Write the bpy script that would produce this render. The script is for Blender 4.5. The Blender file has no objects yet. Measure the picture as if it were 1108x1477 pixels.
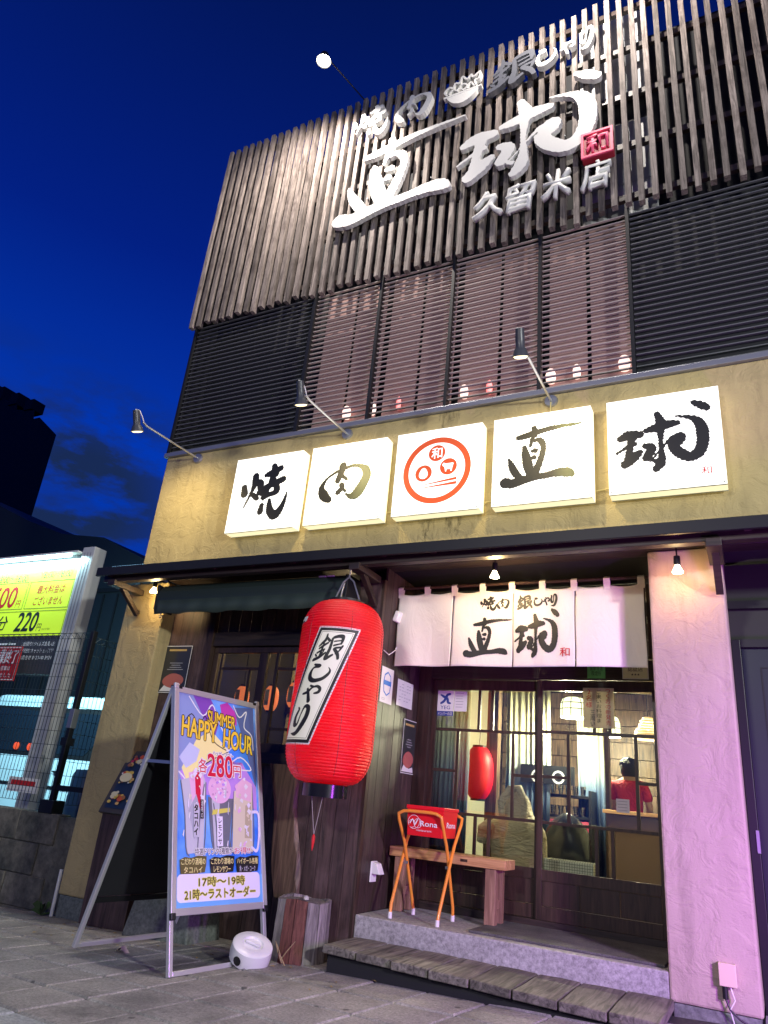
import bpy, bmesh, math, random
from math import sin, cos, pi, radians, sqrt, atan2, hypot, exp
from mathutils import Vector, Matrix
random.seed(7)
scene = bpy.context.scene
col = scene.collection

# ------------------------------------------------------------------ camera
CAM = Vector((0.0, -5.4, 1.215))
cam_d = bpy.data.cameras.new('camera'); cam = bpy.data.objects.new('camera', cam_d); col.objects.link(cam)
Rm = Matrix(((0.8913, 0.09232, 0.44392), (0.44392, -0.37696, -0.81292), (0.09229, 0.92162, -0.37696)))
m4 = Rm.to_4x4(); m4.translation = CAM; cam.matrix_world = m4
cam_d.sensor_fit = 'VERTICAL'; cam_d.sensor_height = 36; cam_d.lens = 24.79
cam_d.clip_start = 0.05; cam_d.clip_end = 2000
scene.camera = cam

# ------------------------------------------------------------------ world: blue hour sky
world = bpy.data.worlds.new('World'); scene.world = world; world.use_nodes = True
wt = world.node_tree; wn = wt.nodes; wl = wt.links
for n in list(wn): wn.remove(n)
wo = wn.new('ShaderNodeOutputWorld'); bg = wn.new('ShaderNodeBackground')
sky = wn.new('ShaderNodeTexSky'); sky.sky_type = 'NISHITA'; sky.sun_disc = False
sky.sun_elevation = radians(-2.0); sky.sun_rotation = radians(200); sky.air_density = 1.0; sky.dust_density = 0.6; sky.ozone_density = 4.0
tc = wn.new('ShaderNodeTexCoord'); sep = wn.new('ShaderNodeSeparateXYZ'); wl.new(tc.outputs['Generated'], sep.inputs[0])
ramp = wn.new('ShaderNodeValToRGB'); wl.new(sep.outputs['Z'], ramp.inputs[0])
e = ramp.color_ramp.elements
e[0].position = 0.0; e[0].color = (0.0010, 0.035, 0.34, 1)
e[1].position = 0.90; e[1].color = (0.0008, 0.0065, 0.065, 1)
x = e.new(0.40); x.color = (0.0006, 0.040, 0.46, 1)
x = e.new(0.62); x.color = (0.0006, 0.015, 0.24, 1)
# soft dark cloud bank low in the sky
nz = wn.new('ShaderNodeTexNoise'); nz.inputs['Scale'].default_value = 5.0; nz.inputs['Detail'].default_value = 6; nz.inputs['Roughness'].default_value = 0.55
mp = wn.new('ShaderNodeMapping'); mp.inputs['Scale'].default_value = (1, 1, 2.6); mp.inputs['Location'].default_value = (0.35, 0.1, 0.2)
wl.new(tc.outputs['Generated'], mp.inputs[0]); wl.new(mp.outputs[0], nz.inputs['Vector'])
cr = wn.new('ShaderNodeValToRGB'); wl.new(nz.outputs[0], cr.inputs[0]); cr.color_ramp.elements[0].position = 0.44; cr.color_ramp.elements[1].position = 0.60
hr = wn.new('ShaderNodeMapRange'); wl.new(sep.outputs['Z'], hr.inputs[0]); hr.inputs[1].default_value = 0.52; hr.inputs[2].default_value = 0.30; hr.clamp = True
mu = wn.new('ShaderNodeMath'); mu.operation = 'MULTIPLY'; wl.new(cr.outputs[0], mu.inputs[0]); wl.new(hr.outputs[0], mu.inputs[1])
# a heavier cloud bank in the west, low over the far roofs
dp = wn.new('ShaderNodeVectorMath'); dp.operation = 'DOT_PRODUCT'; nrm = wn.new('ShaderNodeVectorMath'); nrm.operation = 'NORMALIZE'
wl.new(tc.outputs['Generated'], nrm.inputs[0]); wl.new(nrm.outputs[0], dp.inputs[0]); dp.inputs[1].default_value = (-0.7587, 0.5623, 0.3290)
dm = wn.new('ShaderNodeMapRange'); wl.new(dp.outputs['Value'], dm.inputs[0]); dm.inputs[1].default_value = 0.985; dm.inputs[2].default_value = 0.9985; dm.clamp = True
n3 = wn.new('ShaderNodeTexNoise'); n3.inputs['Scale'].default_value = 9.0; n3.inputs['Detail'].default_value = 8; n3.inputs['Roughness'].default_value = 0.6; wl.new(mp.outputs[0], n3.inputs['Vector'])
c3 = wn.new('ShaderNodeMapRange'); wl.new(n3.outputs[0], c3.inputs[0]); c3.inputs[1].default_value = 0.40; c3.inputs[2].default_value = 0.56; c3.clamp = True
mb3 = wn.new('ShaderNodeMath'); mb3.operation = 'MULTIPLY'; wl.new(dm.outputs[0], mb3.inputs[0]); wl.new(c3.outputs[0], mb3.inputs[1])
mx3 = wn.new('ShaderNodeMath'); mx3.operation = 'MAXIMUM'; wl.new(mb3.outputs[0], mx3.inputs[0]); wl.new(mu.outputs[0], mx3.inputs[1])
mu2 = wn.new('ShaderNodeMath'); mu2.operation = 'MULTIPLY'; wl.new(mx3.outputs[0], mu2.inputs[0]); mu2.inputs[1].default_value = 0.95
mixc = wn.new('ShaderNodeMix'); mixc.data_type = 'RGBA'; wl.new(mu2.outputs[0], mixc.inputs[0]); wl.new(ramp.outputs[0], mixc.inputs[6]); mixc.inputs[7].default_value = (0.010, 0.024, 0.075, 1)
skys = wn.new('ShaderNodeMix'); skys.data_type = 'RGBA'; skys.blend_type = 'ADD'; skys.inputs[0].default_value = 0.02
wl.new(mixc.outputs[2], skys.inputs[6]); wl.new(sky.outputs[0], skys.inputs[7])
wl.new(skys.outputs[2], bg.inputs[0]); bg.inputs[1].default_value = 0.92
wl.new(bg.outputs[0], wo.inputs[0])
scene.view_settings.view_transform = 'Standard'; scene.view_settings.look = 'None'
scene.view_settings.exposure = 0.0; scene.view_settings.gamma = 1.0; scene.view_settings.use_curve_mapping = False
scene.cycles.max_bounces = 6; scene.cycles.transparent_max_bounces = 12; scene.cycles.sample_clamp_indirect = 4.0

def aim(o, d):
    o.rotation_euler = Vector(d).to_track_quat('-Z', 'Y').to_euler()
def lamp(name, kind, loc, color, power, size=0.1, d=None, spot=None, blend=0.5, parent=None):
    l = bpy.data.lights.new(name, kind); l.color = color; l.energy = power
    if kind == 'AREA': l.shape = 'RECTANGLE'; l.size = size if not isinstance(size, tuple) else size[0]; l.size_y = size if not isinstance(size, tuple) else size[1]
    else: l.shadow_soft_size = size
    if spot: l.spot_size = radians(spot); l.spot_blend = blend
    o = bpy.data.objects.new(name, l); col.objects.link(o); o.location = loc
    if d: aim(o, d)
    if parent: o.parent = parent
    return o
# the magenta neon shop front across the pavement to the right, and the white street lamp behind the photographer
lamp('neon_light', 'AREA', (1.15, -1.9, 1.15), (0.56, 0.09, 1.0), 98, (0.25, 0.9), (-1.5, 1.75, -0.1))
lamp('street_and_fill_light', 'AREA', (6.0, -6.3, 3.7), (0.95, 0.97, 0.93), 760, (0.5, 0.4), (-8.8, 5.6, -3.0))

lamp('street_and_fill_light', 'AREA', (-2.5, -10.5, 5.2), (1.0, 0.96, 0.90), 260, (0.8, 0.4), (0.2, 1.0, -0.45))  # added unseen fill lamp behind the camera, brightens pavement, boards and poster

# ------------------------------------------------------------------ materials
MATS = {}
def nodes(name):
    m = bpy.data.materials.new(name); m.use_nodes = True
    t = m.node_tree; b = t.nodes['Principled BSDF']
    return m, t, t.nodes, t.links, b
def setcol(b, c): b.inputs['Base Color'].default_value = (*c, 1)
def simple(name, c, rough=0.6, metal=0.0, emit=None, es=1.0, coat=0.0, spec=None):
    m, t, N, L, b = nodes(name); setcol(b, c); b.inputs['Roughness'].default_value = rough; b.inputs['Metallic'].default_value = metal
    b.inputs['Coat Weight'].default_value = coat
    if spec is not None: b.inputs['Specular IOR Level'].default_value = spec
    if emit: b.inputs['Emission Color'].default_value = (*emit, 1); b.inputs['Emission Strength'].default_value = es
    return m
def mixrgb(N, L, f, a, b, blend='MIX'):
    m = N.new('ShaderNodeMix'); m.data_type = 'RGBA'; m.blend_type = blend
    for v, i in ((f, 0), (a, 6), (b, 7)):
        if isinstance(v, (int, float)): m.inputs[i].default_value = v
        elif isinstance(v, tuple): m.inputs[i].default_value = (*v, 1)
        else: L.new(v, m.inputs[i])
    return m.outputs[2]
def noise(N, L, vec, scale, detail=4, rough=0.55, dist=0.0):
    n = N.new('ShaderNodeTexNoise'); n.inputs['Scale'].default_value = scale; n.inputs['Detail'].default_value = detail
    n.inputs['Roughness'].default_value = rough; n.inputs['Distortion'].default_value = dist
    if vec is not None: L.new(vec, n.inputs['Vector'])
    return n.outputs[0]
def ramp2(N, L, v, p0, p1, c0=(0, 0, 0), c1=(1, 1, 1)):
    r = N.new('ShaderNodeValToRGB'); L.new(v, r.inputs[0]); a = r.color_ramp.elements
    a[0].position = p0; a[1].position = p1; a[0].color = (*c0, 1); a[1].color = (*c1, 1); return r.outputs[0]
def bump(N, L, b, h, strength, dist=0.01):
    n = N.new('ShaderNodeBump'); n.inputs['Strength'].default_value = strength; n.inputs['Distance'].default_value = dist
    L.new(h, n.inputs['Height']); L.new(n.outputs[0], b.inputs['Normal']); return n
def coords(N, L, scale=(1, 1, 1), obj=True, rnd=True):
    tc = N.new('ShaderNodeTexCoord'); mp = N.new('ShaderNodeMapping'); mp.inputs['Scale'].default_value = scale
    L.new(tc.outputs['Object'], mp.inputs[0])
    if rnd:
        oi = N.new('ShaderNodeObjectInfo'); mm = N.new('ShaderNodeMath'); mm.operation = 'MULTIPLY'; mm.inputs[1].default_value = 37.0
        L.new(oi.outputs['Random'], mm.inputs[0]); L.new(mm.outputs[0], mp.inputs['Location'])
    return mp.outputs[0]
def wood(name, dark, light, axis='z', rough=0.7, grain=14, bumps=0.35, vary=0.35, worn=None, wornamt=0.5, coat=0.0):
    m, t, N, L, b = nodes(name)
    s = {'z': (grain, grain, grain * 0.07), 'x': (grain * 0.07, grain, grain), 'y': (grain, grain * 0.07, grain)}[axis]
    v = coords(N, L, s)
    n1 = noise(N, L, v, 2.2, 7, 0.62, 1.2)
    c = mixrgb(N, L, ramp2(N, L, n1, 0.33, 0.68), dark, light)
    if worn:
        v2 = coords(N, L, (1.2, 1.2, 1.2)); n2 = noise(N, L, v2, 3.0, 6, 0.65)
        mm = N.new('ShaderNodeMath'); mm.operation = 'MULTIPLY'; mm.inputs[1].default_value = wornamt
        L.new(ramp2(N, L, n2, 0.5, 0.66), mm.inputs[0]); c = mixrgb(N, L, mm.outputs[0], c, worn)
    oi = N.new('ShaderNodeObjectInfo'); mr = N.new('ShaderNodeMapRange'); L.new(oi.outputs['Random'], mr.inputs[0])
    mr.inputs[3].default_value = 1 - vary; mr.inputs[4].default_value = 1 + vary
    hs = N.new('ShaderNodeHueSaturation'); L.new(c, hs.inputs['Color']); L.new(mr.outputs[0], hs.inputs['Value'])
    L.new(hs.outputs[0], b.inputs['Base Color']); b.inputs['Roughness'].default_value = rough; b.inputs['Coat Weight'].default_value = coat
    bump(N, L, b, n1, bumps, 0.006); return m
def stucco(name, c, c2, bs=0.6):
    m, t, N, L, b = nodes(name)
    v = coords(N, L, rnd=False); rg = N.new('ShaderNodeTexNoise'); rg.inputs['Scale'].default_value = 5.5; rg.inputs['Detail'].default_value = 5; rg.inputs['Roughness'].default_value = .6; rg.inputs['Distortion'].default_value = .9; L.new(v, rg.inputs['Vector'])
    wn_ = N.new('ShaderNodeTexNoise'); wn_.inputs['Scale'].default_value = 1.7; wn_.inputs['Detail'].default_value = 2; L.new(v, wn_.inputs['Vector'])
    add = N.new('ShaderNodeVectorMath'); add.operation = 'MULTIPLY_ADD'; L.new(wn_.outputs['Color'], add.inputs[0]); add.inputs[1].default_value = (0.9, 0.9, 0.9); L.new(v, add.inputs[2])
    vo = N.new('ShaderNodeTexVoronoi'); vo.feature = 'DISTANCE_TO_EDGE'; vo.inputs['Scale'].default_value = 3.2; L.new(add.outputs[0], vo.inputs['Vector'])
    ridge = ramp2(N, L, vo.outputs['Distance'], 0.0, 0.10, (1, 1, 1), (0, 0, 0))
    big = noise(N, L, add.outputs[0], 4.0, 5, 0.6, 2.5); fine = noise(N, L, v, 75, 4, 0.65)
    msk = ramp2(N, L, noise(N, L, v, 2.4, 2), 0.42, 0.62)
    h = mixrgb(N, L, msk, big, mixrgb(N, L, 0.35, big, ridge))
    h = mixrgb(N, L, 0.72, h, ramp2(N, L, rg.outputs[0], 0.44, 0.56)); h2 = mixrgb(N, L, 0.30, h, fine)
    stain = ramp2(N, L, noise(N, L, coords(N, L, (1, 1, 0.35), rnd=False), 1.8, 6, 0.65), 0.4, 0.75)
    grime = ramp2(N, L, noise(N, L, coords(N, L, (2.2, 2.2, .35), rnd=False), 2.4, 6, .7), 0.52, 0.72)
    k1 = mixrgb(N, L, stain, c, c2); gm_ = N.new('ShaderNodeMath'); gm_.operation = 'MULTIPLY'; L.new(grime, gm_.inputs[0]); gm_.inputs[1].default_value = .42
    L.new(mixrgb(N, L, gm_.outputs[0], k1, tuple(q * .45 for q in c2)), b.inputs['Base Color']); b.inputs['Roughness'].default_value = 0.85
    bump(N, L, b, h2, bs, 0.035); return m
def tcw(N):
    g = N.new('ShaderNodeNewGeometry'); return g.outputs['Position']
def rough_stone(name, a, c, scale=30, bs=0.5, speck=None):
    m, t, N, L, b = nodes(name); v = coords(N, L)
    n1 = noise(N, L, v, 2.5, 6, 0.65); n2 = noise(N, L, v, scale, 5, 0.7)
    k = mixrgb(N, L, ramp2(N, L, n1, 0.3, 0.7), a, c)
    k = mixrgb(N, L, 0.75, k, ramp2(N, L, n2, 0.30, 0.70, (0.35, 0.35, 0.35), (1.55, 1.55, 1.55)), 'MULTIPLY')
    if speck:
        sp = N.new('ShaderNodeTexVoronoi'); sp.inputs['Scale'].default_value = 130; L.new(v, sp.inputs['Vector'])
        k = mixrgb(N, L, ramp2(N, L, sp.outputs['Distance'], 0.10, 0.28, (1, 1, 1), (0, 0, 0)), k, speck)
    if speck:
        gm = ramp2(N, L, noise(N, L, tcw(N), 1.3, 5, .65), .48, .66); k = mixrgb(N, L, gm, k, mixrgb(N, L, .55, k, (.03, .03, .028)))
        g2 = N.new('ShaderNodeTexVoronoi'); g2.inputs['Scale'].default_value = 4.5; L.new(tcw(N), g2.inputs['Vector']); k = mixrgb(N, L, ramp2(N, L, g2.outputs['Distance'], .07, .10, (.75, .75, .75), (0, 0, 0)), k, (.03, .03, .03))
    L.new(k, b.inputs['Base Color']); b.inputs['Roughness'].default_value = 0.8; bump(N, L, b, n2, bs, 0.006); return m
def glass(name, tint=(0.9, 0.95, 0.93), refl=0.10):
    m = bpy.data.materials.new(name); m.use_nodes = True; t = m.node_tree; N = t.nodes; L = t.links
    for n in list(N): N.remove(n)
    o = N.new('ShaderNodeOutputMaterial'); mx = N.new('ShaderNodeMixShader'); tr = N.new('ShaderNodeBsdfTransparent'); gl = N.new('ShaderNodeBsdfGlossy')
    tr.inputs[0].default_value = (*tint, 1); gl.inputs['Roughness'].default_value = 0.03
    fr = N.new('ShaderNodeFresnel'); fr.inputs[0].default_value = 1.5
    ad = N.new('ShaderNodeMath'); ad.operation = 'ADD'; ad.inputs[1].default_value = refl * 0.4; L.new(fr.outputs[0], ad.inputs[0])
    L.new(ad.outputs[0], mx.inputs[0]); L.new(tr.outputs[0], mx.inputs[1]); L.new(gl.outputs[0], mx.inputs[2]); L.new(mx.outputs[0], o.inputs[0]); return m
def emis(name, c, s):
    return simple(name, (0.8, 0.8, 0.8), 0.5, emit=c, es=s)

M = {}
M['slat'] = wood('weathered_slat_wood', (0.050, 0.040, 0.036), (0.27, 0.225, 0.205), 'z', 0.75, 16, 0.5, 0.35, worn=(0.05, 0.035, 0.03), wornamt=0.6)
M['board'] = wood('dark_board_wood', (0.022, 0.013, 0.012), (0.085, 0.050, 0.045), 'z', 0.5, 12, 0.4, 0.35, worn=(0.16, 0.11, 0.11), wornamt=0.25)
M['frame'] = wood('dark_frame_wood', (0.018, 0.010, 0.007), (0.060, 0.034, 0.024), 'z', 0.4, 12, 0.25, 0.1)
M['framex'] = wood('dark_beam_wood', (0.012, 0.008, 0.007), (0.038, 0.024, 0.02), 'x', 0.45, 12, 0.25, 0.15)
M['live'] = wood('live_edge_wood', (0.03, 0.017, 0.012), (0.22, 0.14, 0.09), 'z', 0.55, 9, 0.5, 0.2)
M['bench'] = wood('bench_wood', (0.30, 0.14, 0.055), (0.58, 0.34, 0.15), 'x', 0.5, 16, 0.3, 0.1)
M['benchleg'] = wood('bench_leg_wood', (0.16, 0.08, 0.05), (0.38, 0.22, 0.15), 'z', 0.6, 16, 0.3, 0.1)
M['plank'] = wood('worn_plank_wood', (0.04, 0.036, 0.030), (0.22, 0.205, 0.17), 'y', 0.75, 12, 0.7, 0.25, worn=(0.06, 0.05, 0.045), wornamt=0.5)
M['log'] = wood('log_wood', (0.07, 0.06, 0.06), (0.30, 0.27, 0.27), 'z', 0.8, 18, 0.9, 0.15)
M['logred'] = wood('log_red_wood', (0.05, 0.015, 0.012), (0.22, 0.08, 0.06), 'z', 0.8, 18, 0.9, 0.15)
M['stucco'] = stucco('ochre_stucco', (0.47, 0.375, 0.18), (0.33, 0.265, 0.13), 0.34)
M['pillar'] = stucco('cream_stucco', (0.46, 0.37, 0.31), (0.35, 0.275, 0.23), 0.30)
M['black'] = simple('black_metal', (0.012, 0.013, 0.015), 0.45, 0.3)
M['louvre'] = simple('dark_louvre_metal', (0.115, 0.12, 0.13), 0.5, 0.2)
M['louvre_brown'] = simple('brown_louvre_metal', (0.42, 0.37, 0.34), 0.5, 0.2)
M['dark'] = simple('dark_wall_paint', (0.010, 0.011, 0.014), 0.8)
M['alu'] = simple('brushed_aluminium', (0.62, 0.64, 0.66), 0.32, 0.85)
M['steel'] = simple('grey_steel', (0.30, 0.31, 0.33), 0.4, 0.7)
M['white'] = simple('white_paint', (0.78, 0.78, 0.76), 0.45)
M['letter'] = simple('white_sign_letter', (0.60, 0.60, 0.59), 0.5)
M['ink'] = simple('black_ink', (0.012, 0.013, 0.012), 0.5)
M['inkgreen'] = simple('pale_worn_ink', (0.06, 0.075, 0.045), 0.5)
M['red'] = simple('red_paint', (0.62, 0.015, 0.02), 0.4)
M['stampred'] = simple('stamp_red', (0.30, 0.012, 0.03), 0.5)
M['stamppink'] = simple('stamp_pink', (0.95, 0.10, 0.22), 0.5)
M['concrete'] = rough_stone('step_concrete', (0.30, 0.30, 0.29), (0.42, 0.42, 0.41), 45, 0.35)
M['stone'] = rough_stone('green_grey_stone', (0.10, 0.12, 0.11), (0.18, 0.20, 0.18), 30, 0.4)
M['block'] = rough_stone('dirty_block', (0.04, 0.045, 0.04), (0.20, 0.18, 0.14), 12, 0.7)
M['tile'] = rough_stone('paving_grey', (0.17, 0.165, 0.155), (0.32, 0.305, 0.285), 60, 0.6, speck=(0.40, 0.39, 0.38))
M['tile2'] = rough_stone('kerb_grey', (0.24, 0.26, 0.27), (0.33, 0.35, 0.35), 60, 0.4)
M['ground'] = rough_stone('asphalt', (0.035, 0.033, 0.03), (0.065, 0.06, 0.055), 40, 0.6)
M['mat'] = rough_stone('door_mat', (0.05, 0.05, 0.05), (0.16, 0.16, 0.155), 90, 1.0)
M['glass'] = glass('door_glass')
M['glass2'] = glass('dim_window_glass', (0.80, 0.76, 0.68), 0.0)
M['orange'] = simple('orange_enamel', (0.85, 0.30, 0.04), 0.3, coat=0.6)
M['boxred'] = simple('red_box_plastic', (0.72, 0.01, 0.02), 0.32, coat=0.3)
M['rubber'] = simple('white_rubber', (0.75, 0.72, 0.74), 0.6)
M['awning'] = simple('dark_green_fabric', (0.012, 0.022, 0.022), 0.6)
M['panel_em'] = emis('lit_acrylic', (1.0, 0.985, 0.90), 1.35)
M['panel_side'] = emis('lit_acrylic_side', (1.0, 0.88, 0.52), 1.0)
def dusty_panel():
    m, t, N, L, b = nodes('lit_acrylic_dusty'); setcol(b, (.8, .8, .76)); b.inputs['Roughness'].default_value = .35
    tc = N.new('ShaderNodeTexCoord'); sp = N.new('ShaderNodeSeparateXYZ'); L.new(tc.outputs['Object'], sp.inputs[0])
    mr = N.new('ShaderNodeMapRange'); L.new(sp.outputs[2], mr.inputs[0]); mr.inputs[1].default_value = -.36; mr.inputs[2].default_value = -.415
    nn = noise(N, L, coords(N, L, (1, 1, .5)), 16, 5, .7); mm = N.new('ShaderNodeMath'); mm.operation = 'MULTIPLY'; L.new(mr.outputs[0], mm.inputs[0]); L.new(ramp2(N, L, nn, .35, .65), mm.inputs[1])
    # dust dulls the bottom edge, noise makes the emission uneven
    c = mixrgb(N, L, mm.outputs[0], (1.0, .985, .90), (.42, .40, .22)); L.new(c, b.inputs['Emission Color'])
    n2 = noise(N, L, coords(N, L, (1, 1, 1)), 2.2, 2, .5); m2 = N.new('ShaderNodeMapRange'); L.new(n2, m2.inputs[0]); m2.inputs[3].default_value = .95; m2.inputs[4].default_value = 1.5; L.new(m2.outputs[0], b.inputs['Emission Strength']); return m
M['panel_em'] = dusty_panel()
M['bulb'] = emis('warm_bulb', (1.0, 0.78, 0.42), 30)
M['plaster'] = simple('interior_plaster', (0.62, 0.60, 0.46), 0.8)
M['paper'] = simple('white_paper', (0.72, 0.72, 0.70), 0.6)
def thin_paper(name, c):
    m = bpy.data.materials.new(name); m.use_nodes = True; t = m.node_tree; N = t.nodes; L = t.links; b = N['Principled BSDF']; setcol(b, c); b.inputs['Roughness'].default_value = .7
    tr = N.new('ShaderNodeBsdfTranslucent'); tr.inputs[0].default_value = (*c, 1); mx = N.new('ShaderNodeMixShader'); mx.inputs[0].default_value = .5; L.new(b.outputs[0], mx.inputs[1]); L.new(tr.outputs[0], mx.inputs[2]); L.new(mx.outputs[0], N['Material Output'].inputs[0]); return m
M['skin'] = simple('skin', (0.45, 0.26, 0.18), 0.6)
M['hair'] = simple('black_hair', (0.012, 0.010, 0.010), 0.65)
_t = M['hair'].node_tree; bump(_t.nodes, _t.links, _t.nodes['Principled BSDF'], noise(_t.nodes, _t.links, coords(_t.nodes, _t.links, (60, 60, 8)), 2, 5, .7), 1.0, .02)

# ------------------------------------------------------------------ mesh builder
class MB:
    def __init__(s): s.v = []; s.f = []; s.m = []; s.uvs = None
    def add(s, vs, fs, mi=0):
        k = len(s.v); s.v += [tuple(v) for v in vs]; s.f += [tuple(i + k for i in f) for f in fs]; s.m += [mi] * len(fs); return s
    def box(s, a, b, mi=0, M_=None):
        x0, y0, z0 = a; x1, y1, z1 = b
        vs = [(x0, y0, z0), (x1, y0, z0), (x1, y1, z0), (x0, y1, z0), (x0, y0, z1), (x1, y0, z1), (x1, y1, z1), (x0, y1, z1)]
        if M_: vs = [M_ @ Vector(v) for v in vs]
        return s.add(vs, [(0, 3, 2, 1), (4, 5, 6, 7), (0, 1, 5, 4), (1, 2, 6, 5), (2, 3, 7, 6), (3, 0, 4, 7)], mi)
    def bar(s, p, q, w, h=None, mi=0, up=(0, 0, 1)):
        p = Vector(p); q = Vector(q); h = h or w; d = (q - p).normalized(); u = Vector(up)
        if abs(d.dot(u)) > 0.98: u = Vector((0, 1, 0))
        sx = d.cross(u).normalized(); uz = sx.cross(d).normalized(); vs = []
        for c in (p, q):
            for a, b in ((-1, -1), (1, -1), (1, 1), (-1, 1)): vs.append(c + sx * a * w / 2 + uz * b * h / 2)
        return s.add(vs, [(3, 2, 1, 0), (4, 5, 6, 7), (0, 1, 5, 4), (1, 2, 6, 5), (2, 3, 7, 6), (3, 0, 4, 7)], mi)
    def tube(s, pts, r, n=10, mi=0, caps=True):
        pts = [Vector(p) for p in pts]; rr = r if isinstance(r, (list, tuple)) else [r] * len(pts); vs = []; prev = None
        for i, p in enumerate(pts):
            a = pts[max(i - 1, 0)]; b = pts[min(i + 1, len(pts) - 1)]; d = (b - a).normalized()
            if prev is None:
                u = Vector((0, 0, 1)) if abs(d.z) < 0.9 else Vector((1, 0, 0)); u = (u - d * u.dot(d)).normalized()
            else: u = (prev - d * prev.dot(d)).normalized()
            prev = u; w = d.cross(u)
            for k in range(n):
                t = 2 * pi * k / n; vs.append(p + (u * cos(t) + w * sin(t)) * rr[i])
        fs = []
        for i in range(len(pts) - 1):
            for k in range(n):
                a = i * n + k; b = i * n + (k + 1) % n; fs.append((a, b, b + n, a + n))
        if caps: fs.append(tuple(range(n - 1, -1, -1))); fs.append(tuple(range((len(pts) - 1) * n, len(pts) * n)))
        return s.add(vs, fs, mi)
    def lathe(s, prof, c=(0, 0, 0), n=32, mi=0, caps=True):
        vs = []; fs = []
        for r, z in prof:
            for k in range(n):
                t = 2 * pi * k / n; vs.append((c[0] + r * cos(t), c[1] + r * sin(t), c[2] + z))
        for i in range(len(prof) - 1):
            for k in range(n):
                a = i * n + k; b = i * n + (k + 1) % n; fs.append((a, b, b + n, a + n))
        if caps:
            if prof[0][0] > 1e-4: fs.append(tuple(range(n - 1, -1, -1)))
            if prof[-1][0] > 1e-4: fs.append(tuple(range((len(prof) - 1) * n, len(prof) * n)))
        return s.add(vs, fs, mi)
    def prism(s, poly, y0, y1, mi=0):          # polygon in x,z swept along y (counter-clockwise seen from -y)
        n = len(poly); vs = [(a, y0, b) for a, b in poly] + [(a, y1, b) for a, b in poly]
        fs = [tuple(range(n)), tuple(range(2 * n - 1, n - 1, -1))] + [(i, i + n, (i + 1) % n + n, (i + 1) % n) for i in range(n)]
        return s.add(vs, fs, mi)
    def mesh(s, name):
        me = bpy.data.meshes.new(name); me.from_pydata(s.v, [], s.f); me.update(); return me
    def build(s, name, mat, parent=None, loc=None, rot=None, smooth=False, bevel=0, link=True, sub=0):
        me = s.mesh(name); mats = mat if isinstance(mat, (list, tuple)) else [mat]
        for q in mats: me.materials.append(q)
        if len(mats) > 1:
            for p, i in zip(me.polygons, s.m): p.material_index = i
        if smooth:
            for p in me.polygons: p.use_smooth = True
            try: me.set_sharp_from_angle(angle=radians(40))
            except Exception: pass
        o = bpy.data.objects.new(name, me); col.objects.link(o)
        if parent: o.parent = parent
        if loc: o.location = loc
        if rot: o.rotation_euler = rot
        if bevel:
            b = o.modifiers.new('bevel', 'BEVEL'); b.width = bevel; b.segments = 2; b.limit_method = 'ANGLE'
        if sub:
            b = o.modifiers.new('sub', 'SUBSURF'); b.levels = sub; b.render_levels = sub
        return o
def tag(o, label=None, cat=None, group=None, kind=None):
    if label: o['label'] = label
    if cat: o['category'] = cat
    if group: o['group'] = group
    if kind: o['kind'] = kind
    return o
def empty(name, loc=(0, 0, 0), rot=(0, 0, 0), parent=None):
    o = bpy.data.objects.new(name, None); col.objects.link(o); o.location = loc; o.rotation_euler = rot; o.empty_display_size = 0.1
    if parent: o.parent = parent
    return o
def inst(me, name, parent, loc, rot=(0, 0, 0), scale=(1, 1, 1)):
    o = bpy.data.objects.new(name, me); col.objects.link(o); o.parent = parent; o.location = loc; o.rotation_euler = rot; o.scale = scale; return o
def bx(name, a, b, mat, parent=None, bevel=0.0): return MB().box(a, b).build(name, mat, parent, bevel=bevel)
def copy_tree(o, parent=None, lvl=0):
    c = o.copy(); col.objects.link(c)
    if parent: c.parent = parent
    for ch in list(o.children): copy_tree(ch, c, lvl + 1)
    return c

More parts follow.
